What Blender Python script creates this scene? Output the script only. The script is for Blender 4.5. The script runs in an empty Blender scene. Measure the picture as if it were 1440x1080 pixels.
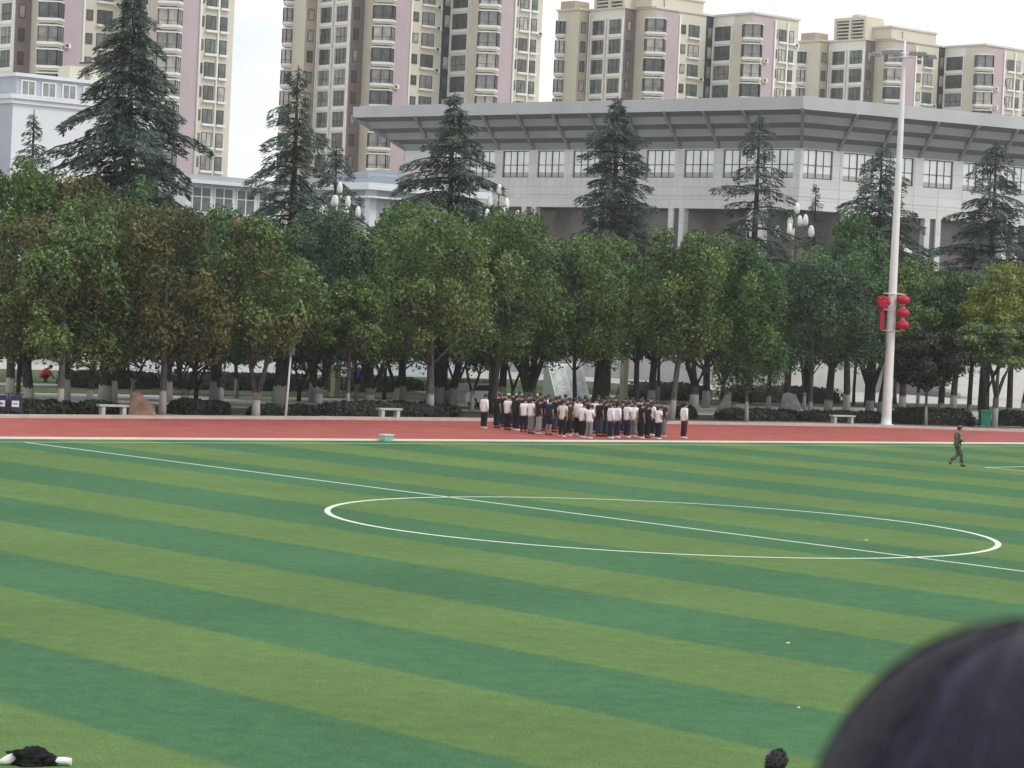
import bpy, bmesh, math, random
import numpy as np
from mathutils import Vector, Matrix
rnd = random.Random(7)
SC = bpy.context.scene
COL = SC.collection

# ------------------------------------------------------------------ camera (solved from the pitch markings)
F_PX, PITCH, ROLL, EYE = 3699.44, 0.0255218, 0.0458637, 5.51794      # for a 1440 x 1080 frame
cp, sp = math.cos(PITCH), math.sin(PITCH)
FWD = np.array([0, cp, -sp]); _R = np.array([1., 0, 0]); _U = np.cross(_R, FWD)
CR = math.cos(ROLL) * _R + math.sin(ROLL) * _U
CU = -math.sin(ROLL) * _R + math.cos(ROLL) * _U
cd = bpy.data.cameras.new('camera'); cam = bpy.data.objects.new('camera', cd); COL.objects.link(cam)
M = Matrix.Identity(4)
for i in range(3):
    M[i][0], M[i][1], M[i][2] = CR[i], CU[i], -FWD[i]
M[2][3] = EYE
cam.matrix_world = M
cd.sensor_width = 36; cd.lens = F_PX / 1440 * 36; cd.clip_start = .05; cd.clip_end = 6000
cd.dof.use_dof = True; cd.dof.focus_distance = 120; cd.dof.aperture_fstop = 13
SC.camera = cam

# ------------------------------------------------------------------ light: bright overcast, soft sun from the right
SUN_EL, SUN_AZ = math.radians(50), math.radians(118)                  # azimuth clockwise from +Y
w = bpy.data.worlds.new('World'); SC.world = w; w.use_nodes = True
nt = w.node_tree; N = nt.nodes; Lk = nt.links
bg = N['Background']
sky = N.new('ShaderNodeTexSky'); sky.sky_type = 'NISHITA'; sky.sun_disc = False
sky.sun_elevation = SUN_EL; sky.sun_rotation = SUN_AZ
tc = N.new('ShaderNodeTexCoord')
mp = N.new('ShaderNodeMapping'); mp.inputs['Scale'].default_value = (3, 3, 14)
ns = N.new('ShaderNodeTexNoise'); ns.inputs['Scale'].default_value = 2.2; ns.inputs['Detail'].default_value = 6
rp = N.new('ShaderNodeValToRGB'); rp.color_ramp.elements[0].position = .28; rp.color_ramp.elements[1].position = .5
rp.color_ramp.elements[0].color = (.66, .66, .66, 1)
sc = N.new('ShaderNodeMix'); sc.data_type = 'RGBA'; sc.blend_type = 'MULTIPLY'; sc.inputs[0].default_value = 1
sc.inputs[7].default_value = (.11, .11, .11, 1)
mx = N.new('ShaderNodeMix'); mx.data_type = 'RGBA'
mx.inputs[7].default_value = (.97, .985, 1.0, 1)                      # cloud
Lk.new(tc.outputs['Generated'], mp.inputs[0]); Lk.new(mp.outputs[0], ns.inputs['Vector'])
Lk.new(ns.outputs[0], rp.inputs[0]); Lk.new(rp.outputs[0], mx.inputs[0])
Lk.new(sky.outputs[0], sc.inputs[6]); Lk.new(sc.outputs[2], mx.inputs[6])
Lk.new(mx.outputs[2], bg.inputs[0]); bg.inputs[1].default_value = 1.07
sd = bpy.data.lights.new('sun', 'SUN'); sd.energy = 1.5; sd.angle = math.radians(22); sd.color = (1, .97, .92)
so = bpy.data.objects.new('sun', sd); COL.objects.link(so)
sv = Vector((math.sin(SUN_AZ) * math.cos(SUN_EL), math.cos(SUN_AZ) * math.cos(SUN_EL), math.sin(SUN_EL)))
so.rotation_euler = sv.to_track_quat('Z', 'Y').to_euler(); so.location = (40, -40, 80)
SC.view_settings.view_transform = 'Standard'; SC.view_settings.look = 'None'
SC.view_settings.exposure = 0.14; SC.view_settings.gamma = 1
SC.render.engine = 'CYCLES'
try:
    SC.cycles.max_bounces = 6; SC.cycles.diffuse_bounces = 3; SC.cycles.transparent_max_bounces = 4
    SC.cycles.use_denoising = True
except Exception: pass

# ------------------------------------------------------------------ surveying: photo pixel -> place
def ray(u, v): return FWD + (u - 720) / F_PX * CR - (v - 540) / F_PX * CU
def G(u, v, z=0.):
    d = ray(u, v); t = (z - EYE) / d[2]; return Vector((d[0] * t, d[1] * t, z))
def AT(u, v, Y):
    d = ray(u, v) * (Y / ray(u, v)[1]); return Vector((d[0], d[1], d[2] + EYE))
def ZAT(u, v, Y): return AT(u, v, Y).z
def PX(P):
    d = np.array([P[0], P[1], P[2] - EYE]); z = d @ FWD
    return 720 + F_PX * (d @ CR) / z, 540 - F_PX * (d @ CU) / z
CEN = Vector((4.254134, 72.235774, 0)); YAW = 2.282231
NN = Vector((math.cos(YAW), math.sin(YAW), 0)); MM = Vector((NN.y, -NN.x, 0))   # along the halfway line / along the touchline
def NM(n, m, z=0.):
    p = CEN + NN * n + MM * m; p.z = z; return p
FIELD_ROT = math.atan2(MM.y, MM.x)

# ------------------------------------------------------------------ materials
MATS = {}
def mat(name, color, rough=.7, spec=.3, noise=0, nscale=5, bump=0, metal=0, coat=0, streak=None):
    if name in MATS: return MATS[name]
    m = bpy.data.materials.new(name); m.use_nodes = True; MATS[name] = m
    t = m.node_tree; b = t.nodes['Principled BSDF']
    b.inputs['Base Color'].default_value = (*color, 1); b.inputs['Roughness'].default_value = rough
    b.inputs['Specular IOR Level'].default_value = spec; b.inputs['Metallic'].default_value = metal
    if noise or bump:
        c = t.nodes.new('ShaderNodeTexCoord'); n = t.nodes.new('ShaderNodeTexNoise')
        n.inputs['Scale'].default_value = nscale; n.inputs['Detail'].default_value = 5
        if streak:
            mpn = t.nodes.new('ShaderNodeMapping'); mpn.inputs['Scale'].default_value = streak
            t.links.new(c.outputs['Object'], mpn.inputs[0]); t.links.new(mpn.outputs[0], n.inputs['Vector'])
        else: t.links.new(c.outputs['Object'], n.inputs['Vector'])
        if noise:
            r = t.nodes.new('ShaderNodeValToRGB')
            lo = [max(0, x * (1 - noise)) for x in color]; hi = [min(1, x * (1 + noise)) for x in color]
            r.color_ramp.elements[0].color = (*lo, 1); r.color_ramp.elements[1].color = (*hi, 1)
            r.color_ramp.elements[0].position = .3; r.color_ramp.elements[1].position = .7
            t.links.new(n.outputs[0], r.inputs[0]); t.links.new(r.outputs[0], b.inputs['Base Color'])
        if bump:
            bp = t.nodes.new('ShaderNodeBump'); bp.inputs['Strength'].default_value = bump; bp.inputs['Distance'].default_value = .02
            t.links.new(n.outputs[0], bp.inputs['Height']); t.links.new(bp.outputs[0], b.inputs['Normal'])
    return m

def foliage(name, cols, trans=.22):
    m = bpy.data.materials.new(name); m.use_nodes = True; MATS[name] = m
    t = m.node_tree; b = t.nodes['Principled BSDF']; out = t.nodes['Material Output']
    a = t.nodes.new('ShaderNodeAttribute'); a.attribute_name = 'v'
    r = t.nodes.new('ShaderNodeValToRGB'); e = r.color_ramp.elements
    while len(e) < len(cols): e.new(.5)
    for i, c in enumerate(cols):
        e[i].position = i / (len(cols) - 1); e[i].color = (*c, 1)
    t.links.new(a.outputs['Fac'], r.inputs[0]); t.links.new(r.outputs[0], b.inputs['Base Color'])
    b.inputs['Roughness'].default_value = .5; b.inputs['Specular IOR Level'].default_value = .35
    tr = t.nodes.new('ShaderNodeBsdfTranslucent'); t.links.new(r.outputs[0], tr.inputs[0])
    ms = t.nodes.new('ShaderNodeMixShader'); ms.inputs[0].default_value = trans
    t.links.new(b.outputs[0], ms.inputs[1]); t.links.new(tr.outputs[0], ms.inputs[2]); t.links.new(ms.outputs[0], out.inputs[0])
    return m

# ------------------------------------------------------------------ object helpers
def tag(o, label=None, cat=None, group=None, kind=None):
    if label: o['label'] = label
    if cat: o['category'] = cat
    if group: o['group'] = group
    if kind: o['kind'] = kind
    return o
def empty(name, loc, rz=0, label=None, cat=None, group=None):
    o = bpy.data.objects.new(name, None); COL.objects.link(o); o.location = loc; o.rotation_euler = (0, 0, rz)
    o.empty_display_size = .3
    return tag(o, label, cat, group)
def link(name, me, mats=None, parent=None, loc=None, rz=0):
    o = bpy.data.objects.new(name, me); COL.objects.link(o)
    if mats is not None and len(me.materials) == 0:
        for m in (mats if isinstance(mats, (list, tuple)) else [mats]): me.materials.append(m)
    if parent: o.parent = parent
    if loc is not None: o.location = loc
    o.rotation_euler = (0, 0, rz)
    return o
def dup(o, parent=None):
    c = o.copy(); COL.objects.link(c)
    if parent is not None: c.parent = parent
    for ch in o.children: dup(ch, c)
    return c
class MB:
    """collects boxes, prisms and tubes of several materials into ONE mesh"""
    def __init__(s): s.v = []; s.f = []; s.m = []; s.sm = []
    def add(s, vs, fs, mi=0, smooth=False):
        o = len(s.v); s.v += [tuple(x) for x in vs]
        for f in fs: s.f.append([i + o for i in f]); s.m.append(mi); s.sm.append(smooth)
        return s
    def box(s, a, b, mi=0, ax=None, org=(0, 0, 0)):
        """box between corners a,b in a frame ax=(X,Y) at org"""
        X, Y = ax if ax else (Vector((1, 0, 0)), Vector((0, 1, 0)))
        o = Vector(org); Z = Vector((0, 0, 1)); vs = []
        for k in (a[2], b[2]):
            for (i, j) in ((a[0], a[1]), (b[0], a[1]), (b[0], b[1]), (a[0], b[1])):
                vs.append(o + X * i + Y * j + Z * k)
        fs = [(3, 2, 1, 0), (4, 5, 6, 7), (0, 1, 5, 4), (1, 2, 6, 5), (2, 3, 7, 6), (3, 0, 4, 7)]
        return s.add(vs, fs, mi)
    def prism(s, poly, z0, z1, mi=0, cap=True, mis=None):
        n = len(poly); vs = [(p[0], p[1], z0) for p in poly] + [(p[0], p[1], z1) for p in poly]
        o = len(s.v); s.v += vs
        for i in range(n):
            j = (i + 1) % n
            s.f.append([o + i, o + j, o + n + j, o + n + i]); s.m.append(mis[i] if mis else mi); s.sm.append(False)
        if cap:
            s.f.append([o + i for i in range(n - 1, -1, -1)]); s.f.append([o + n + i for i in range(n)])
            s.m += [mi, mi]; s.sm += [False, False]
        return s
    def tube(s, pts, rads, n=8, mi=0, cap=True, smooth=True):
        pts = [Vector(p) for p in pts]; o = len(s.v); k = len(pts)
        if not hasattr(rads, '__len__'): rads = [rads] * k
        for i, p in enumerate(pts):
            d = (pts[min(i + 1, k - 1)] - pts[max(i - 1, 0)]).normalized()
            a = d.cross(Vector((0, 0, 1)) if abs(d.z) < .9 else Vector((1, 0, 0))).normalized(); b = d.cross(a)
            for j in range(n):
                t = 2 * math.pi * j / n; s.v.append(tuple(p + (a * math.cos(t) + b * math.sin(t)) * rads[i]))
        for i in range(k - 1):
            for j in range(n):
                s.f.append([o + i * n + j, o + i * n + (j + 1) % n, o + (i + 1) * n + (j + 1) % n, o + (i + 1) * n + j])
                s.m.append(mi); s.sm.append(smooth)
        if cap:
            s.f.append([o + j for j in range(n - 1, -1, -1)]); s.f.append([o + (k - 1) * n + j for j in range(n)])
            s.m += [mi, mi]; s.sm += [False, False]
        return s
    def ball(s, c, r, mi=0, nu=12, nv=8, prof=None):
        """lathe about Z; r=(rx,ry,rz)"""
        if not hasattr(r, '__len__'): r = (r, r, r)
        o = len(s.v)
        for i in range(nv + 1):
            t = math.pi * i / nv; rr = math.sin(t) if prof is None else prof(i / nv)
            for j in range(nu):
                a = 2 * math.pi * j / nu
                s.v.append((c[0] + r[0] * rr * math.cos(a), c[1] + r[1] * rr * math.sin(a), c[2] - r[2] * math.cos(t)))
        for i in range(nv):
            for j in range(nu):
                s.f.append([o + i * nu + j, o + i * nu + (j + 1) % nu, o + (i + 1) * nu + (j + 1) % nu, o + (i + 1) * nu + j])
                s.m.append(mi); s.sm.append(True)
        return s
    def mesh(s, name, mats):
        me = bpy.data.meshes.new(name); me.from_pydata(s.v, [], s.f)
        for m in (mats if isinstance(mats, (list, tuple)) else [mats]): me.materials.append(m)
        me.polygons.foreach_set('material_index', s.m); me.polygons.foreach_set('use_smooth', s.sm); me.update()
        bm = bmesh.new(); bm.from_mesh(me); bmesh.ops.recalc_face_normals(bm, faces=bm.faces); bm.to_mesh(me); bm.free()
        return me
    def build(s, name, mats, parent=None, loc=None, rz=0): return link(name, s.mesh(name, mats), None, parent, loc, rz)

# ================================================================== GROUND
def sheet(name, pts, z, m, kind='structure'):
    me = bpy.data.meshes.new(name); me.from_pydata([(p[0], p[1], z) for p in pts], [], [list(range(len(pts)))])
    if me.polygons[0].normal.z < 0: me.flip_normals()
    o = link(name, me, m); tag(o, kind=kind); return o
paving = mat('pale_paving', (.44, .43, .41), .85, .2, noise=.12, nscale=.35)
sheet('ground', [(-2500, -300), (2500, -300), (2500, 4000), (-2500, 4000)], -.02, paving)

# --- turf: stripes are pieces of artificial grass in two greens, laid parallel to the halfway line
def turf_mat():
    m = bpy.data.materials.new('striped_artificial_turf'); m.use_nodes = True; t = m.node_tree; b = t.nodes['Principled BSDF']
    n_ = t.nodes.new; l = t.links.new
    a = n_('ShaderNodeAttribute'); a.attribute_name = 'stripe'
    c = n_('ShaderNodeTexCoord')
    n1 = n_('ShaderNodeTexNoise'); n1.inputs['Scale'].default_value = 9; n1.inputs['Detail'].default_value = 4; l(c.outputs['Object'], n1.inputs['Vector'])
    s1 = n_('ShaderNodeMath'); s1.operation = 'MULTIPLY_ADD'; s1.inputs[1].default_value = .07; l(n1.outputs[0], s1.inputs[0]); l(a.outputs['Fac'], s1.inputs[2])
    pp = n_('ShaderNodeMath'); pp.operation = 'PINGPONG'; pp.inputs[1].default_value = 1; l(s1.outputs[0], pp.inputs[0])
    r = n_('ShaderNodeValToRGB'); r.color_ramp.elements[0].position = .475; r.color_ramp.elements[1].position = .525
    r.color_ramp.elements[0].color = (.062, .150, .070, 1); r.color_ramp.elements[1].color = (.110, .184, .063, 1); l(pp.outputs[0], r.inputs[0])
    # large soft wear, fine fibre grain
    n2 = n_('ShaderNodeTexNoise'); n2.inputs['Scale'].default_value = .16; n2.inputs['Detail'].default_value = 3; l(c.outputs['Object'], n2.inputs['Vector'])
    n3 = n_('ShaderNodeTexNoise'); n3.inputs['Scale'].default_value = 28; n3.inputs['Detail'].default_value = 6; n3.inputs['Roughness'].default_value = .75; l(c.outputs['Object'], n3.inputs['Vector'])
    n4 = n_('ShaderNodeTexNoise'); n4.inputs['Scale'].default_value = 2.2; n4.inputs['Detail'].default_value = 4; l(c.outputs['Object'], n4.inputs['Vector'])
    n5 = n_('ShaderNodeTexNoise'); n5.inputs['Scale'].default_value = 7; n5.inputs['Detail'].default_value = 8; n5.inputs['Roughness'].default_value = .8; l(c.outputs['Object'], n5.inputs['Vector'])
    def mulramp(src, lo, hi, prev):
        q = n_('ShaderNodeMapRange'); q.inputs[1].default_value = .3; q.inputs[2].default_value = .7; q.inputs[3].default_value = lo; q.inputs[4].default_value = hi; l(src, q.inputs[0])
        x = n_('ShaderNodeMix'); x.data_type = 'RGBA'; x.blend_type = 'MULTIPLY'; x.inputs[0].default_value = 1; l(prev, x.inputs[6]); l(q.outputs[0], x.inputs[7]); return x.outputs[2]
    o = mulramp(n2.outputs[0], .9, 1.1, r.outputs[0]); o = mulramp(n3.outputs[0], .58, 1.42, o); o = mulramp(n4.outputs[0], .90, 1.10, o); o = mulramp(n5.outputs[0], .82, 1.18, o)
    l(o, b.inputs['Base Color']); b.inputs['Roughness'].default_value = .8; b.inputs['Specular IOR Level'].default_value = .03
    bp = n_('ShaderNodeBump'); bp.inputs['Strength'].default_value = .5; bp.inputs['Distance'].default_value = .03; l(n3.outputs[0], bp.inputs['Height']); l(bp.outputs[0], b.inputs['Normal'])
    return m
bounds = [-36, -32.3, -28.9, -25.2, -21.8, -18.0, -14.2, -10.55, -6.4, -2.15]
while bounds[0] > -70: bounds.insert(0, bounds[0] - 3.6)
bounds += [2.15 + 4.2 * k for k in range(16)]
i0 = bounds.index(-2.15)
vs, fs, st = [], [], []
for i, m_ in enumerate(bounds):
    for n_ in (-60, 36.2): vs.append(tuple(NM(n_, m_)))
    k = i - i0 + .5           # half integers sit on stripe edges; the halfway stripe (-0.5..0.5) is dark
    st += [k + 1.0, k + 1.0]
for i in range(len(bounds) - 1): fs.append((2 * i, 2 * i + 2, 2 * i + 3, 2 * i + 1))
me = bpy.data.meshes.new('turf'); me.from_pydata(vs, [], fs)
at = me.attributes.new('stripe', 'FLOAT', 'POINT'); at.data.foreach_set('value', [s - 2.035 for s in st])
if me.polygons[0].normal.z < 0: me.flip_normals()
turf = link('turf', me, turf_mat()); tag(turf, kind='structure')

line_m = mat('line_paint', (.66, .78, .62), .8, .2, noise=.1, nscale=6)
def strip(mb, pts, wd, z):
    """flat ribbon along pts"""
    pts = [Vector((p[0], p[1], 0)) for p in pts]; o = len(mb.v); k = len(pts)
    for i, p in enumerate(pts):
        d = (pts[min(i + 1, k - 1)] - pts[max(i - 1, 0)]).normalized(); s = Vector((-d.y, d.x, 0)) * wd / 2
        mb.v += [(p.x + s.x, p.y + s.y, z), (p.x - s.x, p.y - s.y, z)]
    for i in range(k - 1):
        mb.f.append([o + 2 * i + 1, o + 2 * i + 3, o + 2 * i + 2, o + 2 * i]); mb.m.append(0); mb.sm.append(False)
ml = MB()
strip(ml, [NM(-45, 0), NM(34.2, 0)], .13, .004)
tag(ml.build('halfway_line', line_m), kind='structure')
ml = MB(); strip(ml, [NM(34.3, -45), NM(34.3, 70)], .13, .008); tag(ml.build('touch_line', line_m), kind='structure')
ml = MB(); strip(ml, [NM(9.15 * math.cos(t), 9.15 * math.sin(t)) for t in np.linspace(0, 2 * math.pi, 241)], .16, .008)
tag(ml.build('center_circle', line_m), kind='structure')
ml = MB(); a = G(1385, 657.5); b = G(1440, 656.3); c_ = G(1440, 662.8)
strip(ml, [a + (b - a) * 2.2, a, a + (c_ - a) * 3], .14, .004); tag(ml.build('penalty_marking', line_m), kind='structure')

# --- running track, its white inner kerb and the pale outer kerb
track_m = mat('red_track_rubber', (.34, .097, .084), .85, .08, noise=.13, nscale=.5, bump=.0)
kerbpts = [(-30, 587), (0, 588), (240, 589), (480, 590.5), (720, 593), (960, 596.5), (1200, 600.2), (1280, 602.5), (1440, 608), (1500, 610.5)]
kp = [G(u, v) for u, v in kerbpts]
inner = [NM(36.2, -45), NM(36.2, 75)]
tk = [NM(36.2, -45)] + [NM(52, -30)] + kp + [NM(46, 75), NM(36.2, 75)]
sheet('running_track', tk, .004, track_m)
ml = MB()
ml.box((-45, 36.2, -.02), (75, 36.42, .07), 0, (MM, NN), CEN); tag(ml.build('track_kerb', mat('white_kerb', (.80, .76, .66), .7, .2, noise=.06, nscale=3)), kind='structure')
kerb_m = mat('pinkish_concrete_kerb', (.50, .42, .38), .85, .2, noise=.12, nscale=2)
ml = MB()
for i in range(len(kp) - 1):
    a, b = kp[i], kp[i + 1]; d = (b - a).normalized(); s = Vector((-d.y, d.x, 0))
    vs = []
    for z in (-.02, .13):
        for q in (a, b, b + s * .9, a + s * .9): vs.append((q.x, q.y, z))
    ml.add(vs, [(0, 1, 5, 4), (4, 5, 6, 7), (2, 3, 7, 6)])
tag(ml.build('outer_kerb', kerb_m), kind='structure')
# --- planting bed, road, lawns beyond
soil_m = mat('dark_planting_soil', (.055, .05, .04), .95, .1, noise=.35, nscale=1.2)
walk_m = mat('brownish_paving', (.20, .165, .145), .9, .15, noise=.2, nscale=1.5)
lawn_m = mat('lawn_grass', (.075, .105, .045), .9, .15, noise=.3, nscale=1.0)
road_m = mat('pale_concrete_road', (.46, .46, .45), .8, .2, noise=.10, nscale=.4)
s_ = [q + NN * .9 for q in kp]
sheet('footpath', [kp[0] + NN * .9] + s_[1:] + [kp[-1] + NN * 14, kp[0] + NN * 14], .08, walk_m)
ml = MB()
def band(name, n0, n1, m0, m1, z, m): return sheet(name, [NM(n0, m0), NM(n0, m1), NM(n1, m1), NM(n1, m0)], z, m)
band('planting_bed', 55.2, 61.5, -10, 110, .084, soil_m)
band('road', 66.5, 77.5, -60, 220, .004, road_m)
band('lawn', 78.5, 88.5, -60, 120, .008, lawn_m)
band('far_lawn', 92.5, 118, 22, 60, .008, lawn_m)
band('far_lawn', 92.5, 124, 66, 110, .012, lawn_m)

# ================================================================== APARTMENT TOWERS
cream = mat('cream_render', (.61, .572, .475), .85, .2, noise=.05, nscale=.25)
tan = mat('tan_render', (.46, .395, .30), .85, .2, noise=.06, nscale=.25)
pink = mat('pinkish_grey_render', (.455, .375, .395), .85, .2, noise=.05, nscale=.25)
purple = mat('brown_purple_render', (.235, .185, .185), .85, .2, noise=.06, nscale=.25)
white = mat('white_trim', (.74, .73, .68), .75, .25, noise=.05, nscale=.6)
dark = mat('shade_dark', (.06, .058, .06), .8, .2)  # near-black stands in for recess shade on a flat wall; also fills the hall core
frame_m = mat('dark_window_frame', (.05, .05, .052), .5, .4)
def glass(name, c): return mat(name, c, .12, .55, noise=.35, nscale=.9)
GL = [glass('window_glass_dark', (.085, .09, .09)), glass('window_glass_grey', (.22, .22, .21)), glass('window_glass_curtain', (.38, .36, .33)), glass('window_glass_green', (.11, .14, .13))]
LD = Vector((NN.x * -1, NN.y * -1, 0)); RD = MM.copy()        # going right: L faces come nearer, R faces go away
def line_hit(O, D, u, v):
    d = ray(u, v); A = np.array([[D.x, -d[0]], [D.y, -d[1]]]); s, t = np.linalg.solve(A, [-O.x, -O.y]); return s
def make_tower(nfl, label, rows_visible):
    """local plan walked along the columns of the sixth storey from the top, 404 m off"""
    O = AT(783, 60, 404); O.z = 0
    cur = O.copy(); V = 60
    P = [cur - O]; cols = []; seg = {}
    def walk(u, D, mi):
        nonlocal cur
        s = line_hit(cur, D, u, V); cur = cur + D * s; P.append(cur - O); cols.append(mi)
    #         u    dir  mat (0 cream 1 tan 2 pink 3 purple 4 white 5 recess shade)
    for u, D, mi in ((797, LD, 0), (813, LD, 0), (827, RD, 1), (831, LD, 4), (877, LD, 4), (893, RD, 3), (921, LD, 0), (953, RD, 2),
                     (992, RD, 0), (1002, RD, 5), (1031, LD, 4), (1058, LD, 0), (1088, RD, 2), (1122, RD, 0)):
        walk(u, D, mi)
    def on(u, k):                      # point on wall segment k at image column u
        a = P[k] + O; D = (P[k + 1] - P[k]).normalized(); return a + D * line_hit(a, D, u, V) - O
    ztop = 52.5 + (nfl - 18) * 2.96
    root = empty('apartment_tower', O, 0, label, 'apartment building', 'apartment towers behind the hall')
    poly = [p.copy() for p in P] + [P[-1] - LD * 13, P[0] + RD * 15]
    wm = MB(); wm.prism(poly, 0, ztop, 0, True, cols + [0, 0, 0])
    wm.build('wall', [cream, tan, pink, purple, white, dark], root)
    # parapet caps: a thin projecting band round the roof
    cap = MB(); nP = len(poly); c0 = sum(poly, Vector()) / nP
    def off(k, d):
        a, b = poly[k - 1], poly[k]; c = poly[(k + 1) % nP]
        n1 = (b - a).normalized(); n1 = Vector((n1.y, -n1.x, 0)); n2 = (c - b).normalized(); n2 = Vector((n2.y, -n2.x, 0))
        h = (n1 + n2); h = h / max(.35, h.length_squared) * 2
        return b + h * d
    cap.prism([off(k, .22) for k in range(nP)], ztop - .02, ztop + .28, 0); cap.build('roof', [cream], root)
    def nrm(k):
        d = (P[k + 1] - P[k]).normalized(); return Vector((d.y, -d.x, 0))
    H = 2.96
    zb0 = 49.35 - 5 * 0                # sill of the top row
    zb0 = 48.95 + (nfl - 18) * H
    rows = [zb0 - H * j for j in range(nfl) if rows_visible[0] < zb0 - H * j < rows_visible[1]]
    def place(mk, name, pane, mats):
        first = None
        for j, z in enumerate(rows):
            if first is None:
                first = mk[0].build(name, mats, root); pn = mk[1].build('pane', [GL[1]], first)
                o = first
            else:
                o = dup(first, root)
            o.location = (0, 0, z)
            pn = o.children[0]
            if j or True:
                pn.material_slots[0].link = 'OBJECT'; pn.material_slots[0].material = rnd.choice(pane)
    def ring(pts, d, ks):
        return [p + nrm(k) * d for p, k in zip(pts, ks)]
    def bay(u0, u1, k0, k1, proj=.55):
        a, b = on(u0, k0), on(u1, k1)
        if k0 != k1:
            cnr = P[k1].copy(); n0, n1 = nrm(k0), nrm(k1); od = (n0 + n1).normalized(); tt = Vector((-od.y, od.x, 0))
            if tt.dot(b - a) < 0: tt = -tt
            ca = cnr + od * .3 - tt * 1.25; cb = cnr + od * .3 + tt * 1.25
            inn = [a - n0 * .1, a + n0 * .25, ca, cb, b + n1 * .25, b - n1 * .1]
        else:
            n0 = nrm(k0); dd = (b - a)
            inn = [a - n0 * .1, a + n0 * .1, a + dd * .2 + n0 * proj, b - dd * .2 + n0 * proj, b + n0 * .1, b - n0 * .1]
        cen = (inn[0] + inn[-1]) / 2
        big = [cen + (p - cen) * 1.09 for p in inn]
        f, g = MB(), MB()
        f.prism(big, -.34, 0, 0); f.prism(big, 1.95, 2.12, 0)
        f.prism([cen + (p - cen) * 1.0 for p in inn], -.62, -.34, 1)
        for i in range(1, len(inn) - 2):
            p, q = inn[i], inn[i + 1]
            for t in (0, .5, 1):
                if t == .5 and (q - p).length < 1.0: continue
                e = p + (q - p) * t; f.prism([e + Vector((x * .065, y * .065, 0)) for x, y in ((-1, -1), (1, -1), (1, 1), (-1, 1))], 0, 1.95, 2)
        sl = [cen + (p - cen) * 1.015 for p in inn]
        f.prism(sl, .5, .56, 2)
        g.prism(inn, 0.0, 1.95, 0, False)
        place((f, g), 'bay_window', [GL[1], GL[2], GL[0], GL[1]], [white, cream, frame_m])
    def win(u0, u1, k, name='window', z0=.1, z1=1.75, sill=True):
        a, b = on(u0, k), on(u1, k); D = (b - a).normalized(); n = nrm(k); L = (b - a).length; ax = (D, n)
        f, g = MB(), MB()
        for (x0, x1, q0, q1) in ((0, L, z0 - .07, z0), (0, L, z1, z1 + .07), (-.07, 0, z0 - .07, z1 + .07), (L, L + .07, z0 - .07, z1 + .07)):
            f.box((x0, -.05, q0), (x1, .09, q1), 1, ax, a)
        if L > 1.1:
            f.box((L * .5 - .035, -.05, z0), (L * .5 + .035, .085, z1), 1, ax, a)
            f.box((0, -.05, z0 + .48), (L * .5 - .035, .083, z0 + .53), 1, ax, a)
        if sill: f.box((-.18, -.05, z0 - .42), (L + .18, .42, z0 - .12), 0, ax, a)
        g.box((0, -.03, z0), (L, .05, z1), 0, ax, a)
        place((f, g), name, GL, [white, frame_m])
    def balcony(u0, u1, k):
        a, b = on(u0, k), on(u1, k); D = (b - a).normalized(); n = nrm(k); L = (b - a).length; ax = (D, n)
        f, g = MB(), MB()
        f.box((-.15, -.1, -.75), (L + .15, .35, -.25), 0, ax, a)                      # slab edge
        f.box((-.22, -.1, -.25), (0, .32, 2.21), 0, ax, a); f.box((L, -.1, -.25), (L + .22, .32, 2.21), 0, ax, a)
        for t in (.33, .66): f.box((L * t - .03, .0, -.25), (L * t + .03, .1, 1.95), 1, ax, a)
        f.box((0, .0, .62), (L, .12, .69), 1, ax, a); f.box((0, -.1, 1.95), (L, .2, 2.21), 0, ax, a)
        g.box((0, -.03, -.25), (L, .06, 1.95), 0, ax, a)
        place((f, g), 'balcony', [GL[0], GL[0], GL[1], GL[3]], [white, frame_m])
    bay(784.5, 794, 0, 0, .8)
    balcony(833, 851, 4); balcony(857, 875, 4)
    bay(908, 934, 6, 7); win(957.5, 963, 8, 'small_window', .4, 1.6, False); win(968, 982, 8)
    balcony(1005, 1029, 10); bay(1045, 1070, 11, 12)
    win(1095, 1104, 13); win(1109, 1115, 13); win(1090.2, 1092.4, 13, 'small_window', .4, 1.6, False)
    win(994.5, 1000.5, 9, 'small_window', .1, 1.8, False); win(816.5, 822.5, 2, 'small_window', .2, 1.7, False); win(881, 886, 5, 'small_window', .2, 1.7, False)
    # white rain pipes
    for (u, k) in ((954.5, 8), (1089, 13), (1106.5, 13), (829, 3)):
        a = on(u, k) + nrm(k) * .14; pp = MB(); pp.tube([a + Vector((0, 0, 1)), a + Vector((0, 0, ztop - .5))], .16, 6); pp.build('rain_pipe', [white], root)
    for i in range(16):
        k, (ua, ub) = rnd.choice(((8, (984, 990)), (13, (1116.5, 1121)), (7, (936, 940)), (12, (1074, 1080)), (3, (818, 824)), (13, (1116.5, 1121))))
        a = on(ua, k); D = (P[k + 1] - P[k]).normalized(); n = nrm(k); z = rnd.choice(rows) - .55; ac = MB()
        ac.box((0, -.02, z), (.85, .38, z + .58), 0, (D, n), a); ac.box((.08, .385, z + .08), (.52, .39, z + .5), 1, (D, n), a); ac.build('air_conditioner', [white, frame_m], root)
    # roof structures: louvred frame over the balconies, stair block, small block
    a, b = on(833, 4), on(876, 4); D = (b - a).normalized(); n = nrm(4); L = (b - a).length; ax = (D, n); lf = MB(); z0 = ztop + .28; z1 = ztop + 3.3
    lf.box((0, -4.5, z0), (L, -4.2, z1), 0, ax, a)
    for x in (0, L * .5 - .25, L - .5): lf.box((x, -.6, z0), (x + .5, 0, z1), 0, ax, a)
    lf.box((0, -4.2, z1), (L, .02, z1 + .5), 0, ax, a)
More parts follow.
